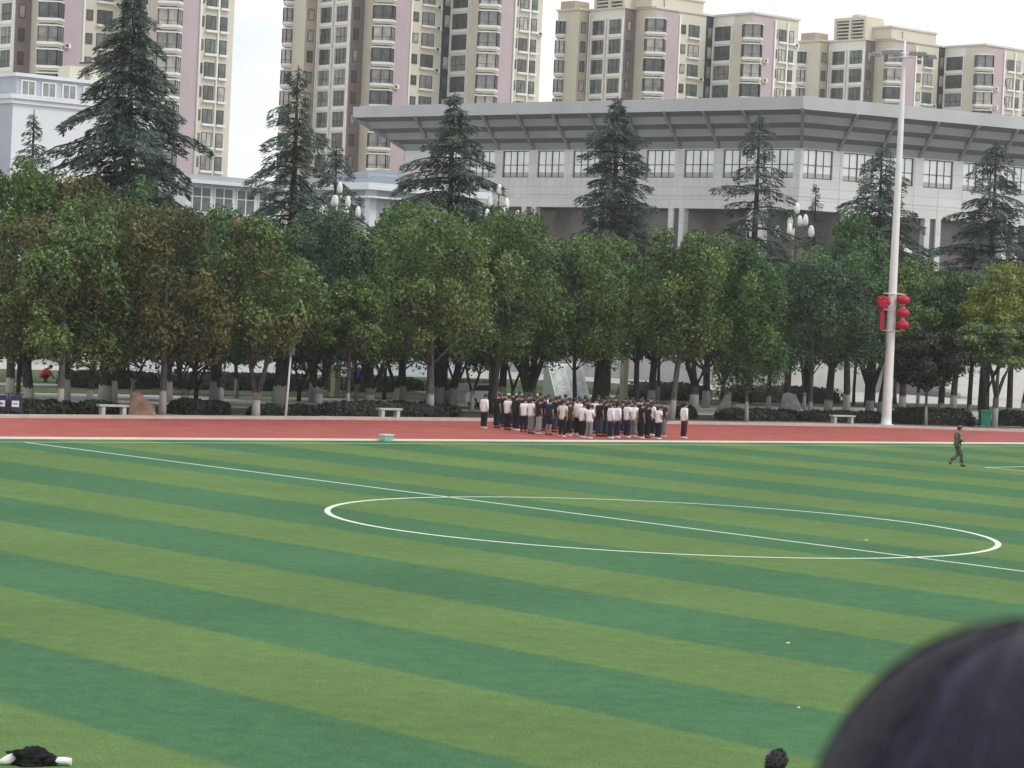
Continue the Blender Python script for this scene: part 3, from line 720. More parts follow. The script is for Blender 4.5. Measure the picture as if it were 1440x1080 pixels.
FR = [
 # ub  vb   ut   vt  hw  cbv kind    label  options
 (84, 585, 84, 318, 70, 505, 'olive', 'grey trunked broadleaf tree left of the first stone bench, whitewashed at its foot', dict(lime=2, r0=.16, accent=.12)),
 (40, 580, 35, 315, 66, 510, 'rust', 'browning broadleaf tree with dark trunk behind the blue bins at far left', dict(r0=.26, accent=.0, lime=1)),
 (125, 583, 128, 300, 60, 512, 'olive', 'olive broadleaf tree with slim dark trunk just left of the first stone bench', dict(r0=.15, accent=.25)),
 (147, 574, 150, 285, 90, 505, 'olive', 'large brownish broadleaf tree with thick dark trunk rising behind the first stone bench', dict(r0=.34, accent=.35, n=7500)),
 (228, 587, 228, 302, 72, 505, 'rust', 'broadleaf tree with reddish top and pale grey trunk right of the brown boulder', dict(lime=2, r0=.17, accent=.2)),
 (259, 580, 262, 330, 60, 520, 'teal', 'dark broadleaf tree behind the rounded clipped hedge on the left', dict(forks=3, r0=.2)),
 (310, 577, 305, 320, 66, 508, 'green', 'green broadleaf tree with dark trunk behind the left end of the rounded hedge', dict(r0=.17)),
 (359, 588, 372, 315, 74, 500, 'olive', 'forked broadleaf tree with bronze leaves and white painted foot left of the thin white pole', dict(lime=2, forks=2, r0=.19, accent=.3)),
 (391, 572, 395, 335, 70, 505, 'teal', 'dark broadleaf tree with thick trunk directly behind the thin white pole', dict(r0=.36, n=6500)),
 (447, 574, 440, 312, 64, 520, 'teal', 'bluish green broadleaf tree right of the thin white pole', dict(r0=.22, forks=2)),
 (488, 587, 490, 395, 46, 500, 'olive', 'small broadleaf tree with a slim pale stem left of the middle stone bench', dict(lime=2, r0=.10, n=3200, accent=.2, acc_kind='bright')),
 (519, 575, 515, 322, 72, 512, 'olive', 'broadleaf tree with upswept dark limbs behind the middle stone bench', dict(forks=4, r0=.26)),
 (556, 574, 560, 310, 60, 512, 'green', 'broadleaf tree with two slim dark stems right of the middle stone bench', dict(forks=2, r0=.17, lime=1)),
 (604, 588, 604, 305, 74, 505, 'olive', 'olive broadleaf tree with straight grey trunk at the kerb left of the students', dict(lime=2, r0=.21, n=6200)),
 (620, 572, 605, 335, 76, 508, 'teal', 'broadleaf tree with thick leaning dark trunk behind the straight grey trunk', dict(r0=.36, lean=-1.1)),
 (634, 573, 650, 320, 62, 508, 'green', 'broadleaf tree with curved dark trunk next to the thick leaning trunk', dict(r0=.24, lean=.9)),
 (663, 578, 668, 335, 58, 515, 'olive', 'slim stemmed broadleaf tree beside the white car', dict(r0=.12, forks=2)),
 (690, 584, 702, 312, 80, 505, 'olive', 'broad olive tree with brown trunk behind the left end of the crowd of students', dict(lime=0, r0=.25, n=6600)),
 (741, 578, 738, 340, 74, 515, 'teal', 'dark broadleaf tree left of the slanted display boards', dict(forks=3, r0=.3)),
 (808, 583, 800, 345, 62, 515, 'olive', 'broadleaf tree with slim dark trunk in front of the slanted display boards', dict(r0=.13, lime=0)),
 (843, 577, 846, 338, 62, 505, 'olive', 'broad olive tree with thick black trunk right of the slanted display boards', dict(r0=.5, lime=0, n=7000)),
 (893, 580, 895, 376, 52, 505, 'green', 'broadleaf tree right of the pale yellow square pillar', dict(r0=.18, lime=0)),
 (944, 594, 962, 326, 58, 505, 'olive', 'broad olive tree with grey trunk left of the last student on the right', dict(lime=2, r0=.17, n=6600)),
 (975, 580, 990, 334, 66, 512, 'olive', 'dark trunked broadleaf tree behind the last student on the right', dict(forks=3, r0=.27)),
 (1050, 596, 1040, 350, 44, 540, 'green', 'smooth rounded green tree with thin pale stem and foliage reaching almost to the ground', dict(lime=2, r0=.11, leaf=.09, n=7000, taper=.3)),
 (1080, 582, 1085, 392, 48, 520, 'green', 'green broadleaf tree in front of the grey boulder', dict(r0=.16)),
 (1139, 594, 1140, 368, 70, 520, 'teal', 'dark broadleaf tree with pale slim trunk just right of the grey boulder', dict(lime=2, r0=.13, n=6500)),
 (1163, 588, 1175, 360, 66, 515, 'green', 'dark green broadleaf tree with black trunk behind the right stone bench', dict(r0=.26)),
 (1222, 588, 1212, 392, 56, 512, 'teal', 'dark broadleaf tree immediately left of the floodlight mast', dict(r0=.26, forks=2)),
 (1236, 590, 1256, 375, 58, 505, 'olive', 'olive broadleaf tree immediately behind the red lanterns', dict(r0=.2)),
 (1302, 600, 1296, 468, 42, 540, 'hedge', 'small round crowned tree with thin pale stem right of the floodlight mast', dict(lime=2, r0=.09, n=4200, leaf=.12)),
 (1322, 592, 1322, 388, 50, 505, 'green', 'dark green broadleaf tree behind the small round crowned tree', dict(r0=.2, forks=2)),
 (1398, 602, 1392, 455, 52, 520, 'olive', 'olive tree with several pale stems beside the green wheelie bin', dict(lime=2, forks=4, r0=.18, n=5200)),
 (1418, 599, 1420, 378, 58, 505, 'lime', 'bright yellow green tree at the right edge', dict(r0=.2, n=6500)),
 (1362, 594, 1358, 410, 48, 500, 'green', 'green broadleaf tree left of the bright yellow green tree', dict(r0=.16)),
 (1436, 590, 1450, 440, 40, 525, 'bright', 'leafy green tree cut off by the right edge', dict(r0=.14, n=4200)),
]
for (ub, vb, ut, vt, hw, cbv, kind, lab, kw) in FR:
    tree_px(ub, vb, ut, vt, hw, cbv, kind, lab, group=KERBG, **kw)
BK = [ # second belt, taller, on the far lawn
 (14, 545, 238, 64, 'bright', 'bright green domed tree at far left behind the browning tree'),
 (92, 546, 262, 60, 'rust', 'brown tinged tree crown left of the big cedar, behind the first bench'),
 (158, 548, 250, 66, 'green', 'green domed tree in front of the lowest boughs of the big cedar'),
 (236, 548, 292, 52, 'rust', 'red topped tree crown right of the big cedar'),
 (300, 548, 305, 58, 'bright', 'bright green domed tree below the small grey pavilion'),
 (440, 548, 306, 60, 'teal', 'blue green tree crown under the second cedar'),
 (565, 552, 300, 48, 'bright', 'vivid green tree crown below the hipped pavilion'),
 (705, 552, 300, 62, 'bright', 'green domed tree under the bud shaped lamps left of the hall'),
 (748, 552, 332, 50, 'olive', 'olive tree crown between the middle two cedars'),
 (915, 556, 372, 56, 'teal', 'dark tree crown in the gap right of the fourth cedar'),
 (992, 556, 328, 48, 'olive', 'olive domed tree left of the fifth cedar'),
 (1105, 560, 372, 64, 'teal', 'dark tree crown under the fifth cedar'),
 (1190, 560, 318, 46, 'green', 'green tree crown rising left of the sixth cedar'),
 (1268, 562, 372, 52, 'olive', 'olive yellow tree crown behind the floodlight mast'),
 (1340, 560, 385, 54, 'green', 'green tree crown below the hall columns at right'),
]
for (u, vb, vt, hw, kind, lab) in BK:
    tree_px(u, vb + 18, u, vt, hw, 500, kind, lab, group='taller trees of the second belt', r0=.24, lime=1, leaf=.115, n=5600)
for i, u in enumerate((25, 186, 275, 332, 420, 500, 540, 640, 720, 925, 1015, 1130, 1200, 1290, 1385)):
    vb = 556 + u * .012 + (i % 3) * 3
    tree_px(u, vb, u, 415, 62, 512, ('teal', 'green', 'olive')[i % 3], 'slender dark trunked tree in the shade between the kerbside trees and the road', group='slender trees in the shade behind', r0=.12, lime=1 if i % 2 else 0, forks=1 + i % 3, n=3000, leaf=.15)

# ------------------------------------------------------------------ cedars: tiers of drooping feathery boughs
def cedar(p, h, R, seed, label, dens=1., droop=.42, z0=.22, powr=.8, patchy=0., group='cedars in front of the hall'):
    r = np.random.default_rng(seed); rr = random.Random(seed)
    o = empty('cedar_tree', p, 0, label, 'tree', group)
    tm = MB(); r0 = h * .016 + .06
    tm.tube([(0, 0, -.05), (0, 0, h * .3), (.05, 0, h * .7), (0, .03, h * .985)], [r0 * 1.15, r0 * .8, r0 * .4, .03], 8)
    Ps, Ts, Ns, Ss, Vs, As = [], [], [], [], [], []
    z = h * z0; ang = rr.uniform(0, 6)
    while z < h * .985:
        f = 1 - (z / h); nb = max(3, int(round((3 + 3.2 * f) * dens)))
        tierR = rr.uniform(.62, 1.22)
        for k in range(nb):
            ang += 2.4 + rr.uniform(-.5, .5); L = R * (f ** powr) * tierR * rr.uniform(.7, 1.15) * (1.32 if rr.random() < .10 else 1) + .15
            if rr.random() < patchy: L *= rr.uniform(.3, .6)
            dr = np.array([math.cos(ang), math.sin(ang), 0]); sd = np.array([-dr[1], dr[0], 0])
            zz_ = z + rr.uniform(-.2, .2); up = rr.uniform(.02, .34) + .35 * max(0, .25 - f)
            curve = lambda t: np.array([0, 0, zz_]) + dr[None, :] * (t * L)[:, None] + np.array([0, 0, 1.])[None, :] * (L * (up * t - droop * t ** 2.1))[:, None]
            tt = np.array([0, .35, .7, 1.]); cpnt = curve(tt)
            if L > .6: tm.tube([tuple(q) for q in cpnt], [max(.015, L * .016 + .01), L * .012 + .008, L * .007 + .006, .006], 4, 0, False)
            m = int((20 + 46 * L) * dens)
            t = r.uniform(.12, 1, m) ** .75; c = curve(t); wd = (.16 + .34 * L * (1 - t) * t * 1.6 + .05 * L)
            side = r.uniform(-1, 1, m); P = c + sd[None, :] * (side * wd)[:, None]
            P[:, 2] -= np.abs(side) * wd * .22 + r.random(m) ** 1.6 * .55
            T = dr[None, :] * r.uniform(.35, 1, m)[:, None] + sd[None, :] * (side * .9)[:, None] + np.array([0, 0, -1.])[None, :] * r.uniform(.05, .75, m)[:, None]
            Nn = np.array([0, 0, 1.])[None, :] + r.normal(0, .55, (m, 3))
            Ps.append(P); Ts.append(T); Ns.append(Nn); Ss.append(r.uniform(.11, .29, m) * (.75 + .1 * min(L, 4))); As.append(r.uniform(.14, .30, m))
            Vs.append(.36 + rr.gauss(0, .09) + r.normal(0, .14, m) + .22 * t ** 3)
        z += (.42 + .36 * f) / max(.7, dens)
    P = np.concatenate(Ps); T = np.concatenate(Ts); Nn = np.concatenate(Ns)
    T = unit(T); Nn = unit(Nn - T * (Nn * T).sum(1)[:, None])
    tm.build('trunk', [BARK], o)
    link('crown', leafmesh('crown', P, T, Nn, np.concatenate(Ss), np.concatenate(Vs), [FOL['cedar']], asp=np.concatenate(As)), None, o)
    return o
def cedar_px(u, Y, vt, hw, vref, label, **kw):
    """top at row vt; half width hw px at row vref"""
    q = AT(u, vref, Y); h = ZAT(u, vt, Y); zr = q.z; R_ = hw / F_PX * Y / max(.2, (1 - zr / h)) ** kw.get('powr', .8)
    b = AT(u, 500, Y); tp = AT(u, vt, Y)
    return cedar(Vector((q.x, Y, 0)), h, R_, int(u), label, **kw)
cedar_px(178, 162, -22, 100, 235, 'huge dark cedar at left rising past the top of the photo', dens=1.15, droop=.46, powr=.70)
cedar_px(45, 176, 148, 22, 225, 'young thin cedar in front of the white building', dens=.8, droop=.3, powr=.9)
cedar_px(412, 170, 84, 78, 260, 'tall irregular cedar standing against the gap between the two left towers', dens=.95, droop=.46, patchy=.4, powr=.7)
cedar_px(470, 184, 200, 50, 285, 'small cedar leaning against the right side of the tall irregular cedar', dens=.9, droop=.4)
cedar_px(632, 178, 126, 80, 285, 'evenly conical cedar in front of the left end of the hall', dens=1.1, droop=.3, powr=.8)
cedar_px(862, 206, 128, 66, 285, 'slender pointed cedar in front of the middle of the hall', dens=1.1, droop=.3, powr=.85)
cedar_px(1062, 192, 152, 66, 300, 'thin boughed cedar in front of the corner of the hall', dens=.8, droop=.28, powr=.85)
cedar_px(1146, 204, 255, 16, 300, 'very small young cedar beside the bud shaped lamps right of the hall corner', dens=.7, droop=.25, powr=.9)
cedar_px(1236, 200, 194, 52, 300, 'dark cedar just left of the floodlight mast', dens=1., droop=.3, powr=.7)
cedar_px(1396, 202, 192, 62, 310, 'cedar near the right edge in front of the hall columns', dens=.95, droop=.3, powr=.8)

# ------------------------------------------------------------------ hedges
def hedge(u0, v0, u1, v1, vt, dep, label, seed, roundness=.5, kind='hedge', group=None, n=2600):
    a, b = G(u0, v0), G(u1, v1); L = (b - a).length; X = (b - a).normalized(); Yv = Vector((-X.y, X.x, 0))
    mid = (u0 + u1) / 2; h = max(.25, ZAT(mid, vt, (a.y + b.y) / 2)); rx, ry = L / 2, dep / 2; r = np.random.default_rng(seed)
    d = unit(r.normal(size=(n, 3))); d[:, 2] = np.abs(d[:, 2]); pw = 2 + 5 * (1 - roundness)
    s = (np.abs(d) ** pw).sum(1) ** (-1 / pw); s2 = s * (1 - np.abs(r.normal(0, .10, n)))
    k = d * s2[:, None]; k[:, 0] += .02 * np.sin(k[:, 1] * 9)
    P = k * [rx, ry, h * .96]; P[:, 2] += .05 * np.sin(P[:, 0] * 3 + seed) + .02
    P[:, 2] = np.maximum(P[:, 2], .04)
    Nn = unit(d + r.normal(0, .5, (n, 3))); T = unit(np.cross(Nn, r.normal(size=(n, 3))))
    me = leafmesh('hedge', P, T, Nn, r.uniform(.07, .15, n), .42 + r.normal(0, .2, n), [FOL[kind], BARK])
    # dense twiggy heart so that no light comes through
    bm = bmesh.new(); bm.from_mesh(me); nv = len(bm.verts)
    res = bmesh.ops.create_icosphere(bm, subdivisions=3, radius=1)
    for v in res['verts']:
        c = np.array(v.co); c = c / np.linalg.norm(c); s_ = (np.abs(c) ** pw).sum() ** (-1 / pw); c = c * s_ * .9
        v.co = (c[0] * rx, c[1] * ry, max(0.0, c[2]) * h * .93)
    for f in bm.faces:
        if len(f.verts) == 3: f.material_index = 1
    bm.to_mesh(me); bm.free()
    c = (a + b) / 2 + Yv * ry; o = link('clipped_hedge', me, None, None, (c.x, c.y, .08), math.atan2(X.y, X.x))
    return tag(o, label, 'hedge', group)
HG = 'clipped hedges behind the kerb'
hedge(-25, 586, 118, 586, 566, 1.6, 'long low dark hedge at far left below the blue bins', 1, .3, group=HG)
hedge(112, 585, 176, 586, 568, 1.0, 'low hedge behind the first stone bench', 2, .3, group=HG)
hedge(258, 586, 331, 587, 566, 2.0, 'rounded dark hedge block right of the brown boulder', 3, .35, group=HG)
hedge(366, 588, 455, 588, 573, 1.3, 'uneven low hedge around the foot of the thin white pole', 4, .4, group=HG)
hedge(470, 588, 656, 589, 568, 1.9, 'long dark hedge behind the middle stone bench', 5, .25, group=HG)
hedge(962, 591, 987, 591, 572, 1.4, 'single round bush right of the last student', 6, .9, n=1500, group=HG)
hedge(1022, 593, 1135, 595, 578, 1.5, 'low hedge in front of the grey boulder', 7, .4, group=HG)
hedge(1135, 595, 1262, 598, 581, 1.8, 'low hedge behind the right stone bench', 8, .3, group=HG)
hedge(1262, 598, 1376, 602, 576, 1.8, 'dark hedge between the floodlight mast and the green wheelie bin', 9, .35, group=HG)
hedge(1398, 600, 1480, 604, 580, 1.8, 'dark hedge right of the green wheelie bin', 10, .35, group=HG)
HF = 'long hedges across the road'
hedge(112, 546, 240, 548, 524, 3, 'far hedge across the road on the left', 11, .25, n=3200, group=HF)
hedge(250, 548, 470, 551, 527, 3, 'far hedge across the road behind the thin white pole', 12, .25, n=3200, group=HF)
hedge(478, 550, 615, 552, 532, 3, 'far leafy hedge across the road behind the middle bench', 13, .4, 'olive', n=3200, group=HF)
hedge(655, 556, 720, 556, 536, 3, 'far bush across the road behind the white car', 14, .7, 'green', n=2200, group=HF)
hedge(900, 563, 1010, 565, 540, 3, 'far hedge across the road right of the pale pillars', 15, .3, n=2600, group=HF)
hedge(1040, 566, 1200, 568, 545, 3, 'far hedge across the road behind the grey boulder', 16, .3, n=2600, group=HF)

# ================================================================== PEOPLE
skin_m = mat('skin', (.33, .19, .135), .55, .35); hair_m = mat('black_hair', (.012, .011, .012), .45, .4)
shoe_w = mat('white_shoe', (.68, .67, .64), .6, .3); shoe_d = mat('dark_shoe', (.03, .03, .03), .6, .3)
def cloth(name, c): return mat(name, c, .9, .15, noise=.14, nscale=7, bump=.35)
CL = dict(white=cloth('white_cotton', (.80, .785, .80)), cream=cloth('cream_cotton', (.58, .53, .45)), black=cloth('black_cotton', (.020, .019, .023)), navy=cloth('navy_cotton', (.022, .026, .055)),
          grey=cloth('grey_cotton', (.22, .21, .225)), lgrey=cloth('light_grey_cotton', (.33, .32, .31)), jeans=cloth('dark_denim', (.045, .055, .08)), maroon=cloth('dark_maroon_cotton', (.055, .022, .022)),
          brown=cloth('dark_brown_cotton', (.06, .042, .034)), violet=cloth('dark_violet_cotton', (.05, .035, .055)), red=cloth('red_cotton', (.55, .055, .09)))
def skinmesh(name, V, Ed, R, mats, sub=1, root=0):
    """grow one continuous surface round a joint skeleton"""
    me = bpy.data.meshes.new(name); me.from_pydata(V, Ed, []); o = bpy.data.objects.new(name, me); COL.objects.link(o)
    md = o.modifiers.new('s', 'SKIN'); md.use_smooth_shade = True
    if sub: ss = o.modifiers.new('u', 'SUBSURF'); ss.levels = sub; ss.render_levels = sub
    for i, r in enumerate(R):
        d = me.skin_vertices[0].data[i]; d.radius = r if hasattr(r, '__len__') else (r, r); d.use_root = (i == root)
    dg = bpy.context.evaluated_depsgraph_get(); dg.update()
    out = bpy.data.meshes.new_from_object(o.evaluated_get(dg)); out.name = name
    bpy.data.objects.remove(o); bpy.data.meshes.remove(me)
    out.materials.clear()
    for m in mats: out.materials.append(m)
    for p in out.polygons: p.use_smooth = True
    return out
class Skel:
    def __init__(s): s.v = []; s.e = []; s.r = []; s.n = {}
    def j(s, name, p, r, par=None):
        s.n[name] = len(s.v); s.v.append(tuple(p)); s.r.append(r)
        if par is not None: s.e.append((s.n[par], s.n[name]))
        return s
    def mesh(s, name, mats, sub=1): return skinmesh(name, s.v, s.e, s.r, mats, sub)
def figure(pose):
    """pose: joint positions (facing +Y); returns meshes of one person of about 1.72 m"""
    P = dict(pel=(0, 0, .95), spi=(0, -.01, 1.12), che=(0, -.01, 1.31), nek=(0, .005, 1.47), hd0=(0, .03, 1.55), hd1=(0, .045, 1.62), hd2=(0, .03, 1.69))
    for sx, S in ((-1, 'l'), (1, 'r')):
        P.update({S + 'sh': (sx * .175, -.01, 1.40), S + 'el': (sx * .225, -.04, 1.13), S + 'wr': (sx * .215, .03, .90), S + 'pm': (sx * .205, .055, .83),
                  S + 'hp': (sx * .09, 0, .90), S + 'kn': (sx * .10, .015, .49), S + 'an': (sx * .105, -.03, .09), S + 'to': (sx * .125, .10, .03)})
    P.update(pose)
    V = lambda k: Vector(P[k]); B = Skel()
    B.j('pel', P['pel'], (.135, .10)).j('spi', P['spi'], (.125, .095), 'pel').j('che', P['che'], (.15, .10), 'spi').j('nek', P['nek'], .058, 'che')
    up = (V('hd2') - V('nek')).normalized(); fw = Vector((0, 1, 0)) - up * up.y; fw.normalize(); fx = P.get('fx')
    if fx: fw = Vector(fx).normalized()
    B.j('hd0', P['hd0'], (.080, .092), 'nek').j('hd1', P['hd1'], (.096, .116), 'hd0').j('hd2', P['hd2'], (.074, .09), 'hd1')
    B.j('nose', V('hd1') + fw * .108 - up * .02, .014, 'hd1'); side = fw.cross(up)
    for s_, S in ((-1, 'l'), (1, 'r')): B.j(S + 'ear', V('hd1') + side * s_ * .088 - up * .01, .016, 'hd1')
    for S in 'lr':
        sx = -1 if S == 'l' else 1
        B.j(S + 'sh', P[S + 'sh'], .058, 'che').j(S + 'el', P[S + 'el'], .043, S + 'sh').j(S + 'wr', P[S + 'wr'], .030, S + 'el').j(S + 'pm', P[S + 'pm'], (.034, .020), S + 'wr')
        d = (V(S + 'pm') - V(S + 'wr')).normalized(); q = d.cross(Vector((1, 0, 0))); q = q.normalized() if q.length > .1 else Vector((0, 1, 0)); inn = Vector((-sx, 0, 0))
        for k, (o_, l_) in enumerate(((-.027, .062), (-.009, .074), (.009, .070), (.026, .055))):
            a = V(S + 'pm') + q * o_ + d * .045; B.j(f'{S}f{k}', a, .0095, S + 'pm').j(f'{S}g{k}', a + d * l_ * .55 + inn * .012, .0085, f'{S}f{k}').j(f'{S}h{k}', a + d * l_ + inn * .03, .007, f'{S}g{k}')
        a = V(S + 'pm') - q * .036 - d * .005; B.j(S + 't0', a, .011, S + 'pm').j(S + 't1', a + d * .045 - q * .012 + inn * .015, .009, S + 't0')
        B.j(S + 'hp', P[S + 'hp'], .088, 'pel').j(S + 'kn', P[S + 'kn'], .058, S + 'hp').j(S + 'an', P[S + 'an'], .040, S + 'kn').j(S + 'to', P[S + 'to'], (.038, .026), S + 'an')
    out = dict(body=B.mesh('person', [skin_m]))
    def shirt(sleeve, extra=0.):
        s = Skel(); dn = (V('pel') - V('spi')).normalized(); hem = V('pel') + dn * .15
        s.j('che', P['che'], (.172 + extra, .122 + extra)).j('spi', P['spi'], (.178 + extra, .140 + extra), 'che').j('hip', V('pel') + dn * .02, (.196 + extra, .158 + extra), 'spi').j('pel', hem, (.212 + extra, .172 + extra), 'hip')
        s.j('nek', V('che').lerp(V('nek'), .80), (.072, .066), 'che')
        for S in 'lr':
            s.j(S + 'sh', P[S + 'sh'], .073 + extra * .5, 'che'); e = V(S + 'sh').lerp(V(S + 'el'), .72 if sleeve == 'short' else 1); s.j(S + 'el', e, .064 + extra * .5, S + 'sh')
            if sleeve == 'long': s.j(S + 'wr', V(S + 'el').lerp(V(S + 'wr'), .95), .047, S + 'el')
        return s.mesh('shirt', [CL['white']])
    out['short'] = shirt('short', .012); out['long'] = shirt('long', .02)
    def trousers(full):
        s = Skel(); s.j('pel', P['pel'], (.165, .135)).j('wst', V('pel').lerp(V('spi'), .75), (.165, .135), 'pel')
        for S in 'lr':
            s.j(S + 'hp', V(S + 'hp') + Vector((0, 0, -.04)), .112, 'pel').j(S + 'kn', P[S + 'kn'], .096, S + 'hp')
            if full: s.j(S + 'an', V(S + 'kn').lerp(V(S + 'an'), .95), .084, S + 'kn')
        return s.mesh('trousers', [CL['black']])
    out['full'] = trousers(True); out['shorts'] = trousers(False)
    hm = MB(); c = V('hd1') + up * .022 - fw * .02; n0 = len(hm.v); hm.ball((0, 0, 0), (.091, .109, .124), 0, 18, 16)
    for i, v in enumerate(hm.v):
        v = Vector(v)
        if v.z < 0: t_ = min(.97, abs(v.z) / .12); q_ = (1 - t_ ** 5) ** .5 / max(.05, (1 - t_ * t_) ** .5) * (1 - .10 * t_); v = Vector((v.x * q_, v.y * q_, v.z))
        # cut the hairline: short in front, low on the nape
        lim = -.072 - .055 * max(0, -v.y / .11) + .12 * max(0, v.y / .11)
        if v.z < lim: v = Vector((v.x * .72, v.y * .72, lim - .004))
        ruff = 1 + .045 * math.sin(v.x * 90 + v.z * 70) * math.cos(v.y * 80) + .02 * math.sin(v.y * 190 + v.x * 150)
        v *= ruff; hm.v[i] = tuple(c + side * v.x + fw * v.y + up * v.z)
    out['hair'] = hm.mesh('hair', [hair_m])
    em = MB()
    for s_ in (-1, 1): em.ball(tuple(V('hd1') + side * s_ * .032 + fw * .089 + up * .008), .011, 0, 6, 4)
    out['eyes'] = em.mesh('eyes', [hair_m])
    for S in 'lr':
        m = MB(); a, t = V(S + 'an'), V(S + 'to'); d = Vector((t.x - a.x, t.y - a.y, 0)).normalized(); pitch_ = (t - a)
        zc = min(a.z, .09) if a.z < .12 else a.z
        heel = Vector((a.x, a.y, a.z - .055)) - d * .05; toe = Vector((t.x, t.y, t.z + .012)) + d * .045
        m.tube([heel, heel + d * .03 + Vector((0, 0, .02)), heel.lerp(toe, .5) + Vector((0, 0, .012)), heel.lerp(toe, .85), toe], [.022, .047, .046, .042, .016], 8)
        out['shoe' + S] = m.mesh('shoe', [shoe_w])
    return out
def bow(b, tw=0.):
    """head bowed by b metres forward"""
    return dict(nek=(0, .015 + b * .2, 1.465), hd0=(tw * .3, .05 + b * .6, 1.535 - b * .1), hd1=(tw * .5, .08 + b, 1.60 - b * .25), hd2=(tw * .6, .085 + b * 1.25, 1.67 - b * .35))
POSES = [figure(bow(.0)), figure(bow(.05)), figure(dict(bow(.07, .02), lwr=(-.12, .17, .95), rwr=(.12, .17, .95), lpm=(-.05, .21, .92), rpm=(.05, .22, .91), lel=(-.235, -.01, 1.14), rel=(.235, -.01, 1.14))),
         figure(dict(bow(.03), lkn=(-.11, .05, .49), lan=(-.12, .03, .09), lto=(-.15, .16, .03), rpm=(.22, .02, .83), rwr=(.225, .0, .90), spi=(.02, -.01, 1.12), che=(.015, -.01, 1.31)))]
def setmat(o, m): o.material_slots[0].link = 'OBJECT'; o.material_slots[0].material = m
def person(loc, rz, pose, shirt, trou, label, sleeve='short', legs='full', shoes=None, scale=1., group=None, hair=True):
    K = POSES[pose] if isinstance(pose, int) else pose
    b = link('person', K['body'], None, None, loc, rz); b.scale = (scale,) * 3; tag(b, label, 'person', group)
    o = link('shirt', K[sleeve], None, b); setmat(o, CL[shirt] if isinstance(shirt, str) else shirt)
    o = link('trousers', K[legs], None, b); setmat(o, CL[trou] if isinstance(trou, str) else trou)
    if hair: link('hair', K['hair'], None, b)
    link('eyes', K['eyes'], None, b)
    for S in 'lr': o = link('shoe', K['shoe' + S], None, b); setmat(o, shoes or shoe_w)
    return b
FACE = math.atan2(-MM.x, MM.y)
SG = 'students standing in ranks on the running track'
FRONT = [  # u, foot row, shirt, trousers, sleeve, legs, pose, scale, shoes, label
 (680, 603, 'white', 'black', 'long', 'full', 0, 1.0, 'w', 'student in loose white long sleeved top standing alone at the left of the crowd'),
 (698, 602, 'black', 'black', 'short', 'full', 1, .99, 'd', 'leftmost student of the packed ranks, all in black'),
 (713, 605, 'white', 'black', 'short', 'full', 1, .97, 'd', 'leftmost student in a white T-shirt inside the packed ranks'),
 (725, 606, 'black', 'black', 'long', 'full', 3, 1.0, 'w', 'student in loose black top between two white shirts near the left end'),
 (736, 608, 'white', 'black', 'short', 'full', 1, .96, 'd', 'student in white T-shirt and black trousers touching the one in grey trousers'),
 (746, 610, 'white', 'grey', 'short', 'full', 2, 1.0, 'd', 'student in white T-shirt and grey trousers in the left half of the crowd'),
 (757, 611, 'black', 'lgrey', 'short', 'full', 1, .98, 'w', 'student in black T-shirt and light grey wide trousers'),
 (771, 612, 'navy', 'navy', 'short', 'shorts', 0, 1.03, 'd', 'student in navy T-shirt and navy shorts with bare calves'),
 (790, 615, 'cream', 'black', 'short', 'full', 3, .98, 'w', 'student in cream T-shirt and black trousers'),
 (799, 613, 'brown', 'black', 'short', 'full', 1, .98, 'w', 'student in dark brown top just right of the cream T-shirt'),
 (812, 613, 'white', 'black', 'long', 'full', 1, 1.02, 'w', 'student in white long sleeved top, left one of a white pair near the middle'),
 (818, 616, 'white', 'black', 'short', 'full', 1, .98, 'w', 'student in white T-shirt and narrow black trousers at the front of the middle'),
 (828, 617, 'white', 'grey', 'short', 'full', 2, .93, 'w', 'small student in white T-shirt and grey trousers in the middle of the crowd'),
 (842, 614, 'black', 'jeans', 'short', 'full', 1, 1.0, 'd', 'student in black T-shirt and dark jeans, left one of the dark pair'),
 (850, 614, 'black', 'jeans', 'long', 'full', 3, 1.0, 'd', 'student in loose black jacket and dark jeans, right one of the dark pair'),
 (858, 617, 'white', 'navy', 'long', 'full', 1, 1.0, 'w', 'student in wide white shirt, navy trousers and bright white shoes'),
 (867, 616, 'white', 'navy', 'long', 'full', 1, 1.0, 'w', 'student in white long sleeves half hidden behind the wide white shirt'),
 (881, 616, 'white', 'navy', 'short', 'full', 0, 1.02, 'w', 'broad student in white T-shirt and wide navy trousers'),
 (890, 615, 'white', 'grey', 'short', 'full', 3, .99, 'w', 'student in white T-shirt and grey trousers right of the broad student'),
 (901, 617, 'black', 'black', 'short', 'full', 1, .98, 'w', 'left one of two students in black T-shirts near the right end'),
 (910, 616, 'black', 'black', 'short', 'full', 2, .97, 'd', 'right one of two students in black T-shirts near the right end'),
 (916, 613, 'white', 'black', 'short', 'full', 0, 1.0, 'w', 'student in white T-shirt behind the two black T-shirts near the right end'),
 (925, 618, 'white', 'black', 'short', 'full', 2, .93, 'w', 'shorter student in white T-shirt and black trousers at the right end of the ranks'),
 (932, 615, 'violet', 'grey', 'short', 'full', 1, 1.0, 'w', 'student in dark violet top at the right end behind the shorter one'),
 (961, 617, 'white', 'maroon', 'long', 'full', 0, 1.0, 'w', 'student in white long sleeved top and dark maroon trousers standing alone at right'),
]
for (u, v, sh, tr, sl, lg, ps, sc_, shoe, lab) in FRONT:
    person(G(u, v, .0075), FACE + rnd.uniform(-.35, .3) + .1, ps, sh, tr, lab, sl, lg, shoe_w if shoe == 'w' else shoe_d, sc_ * rnd.uniform(.975, 1.035), SG)
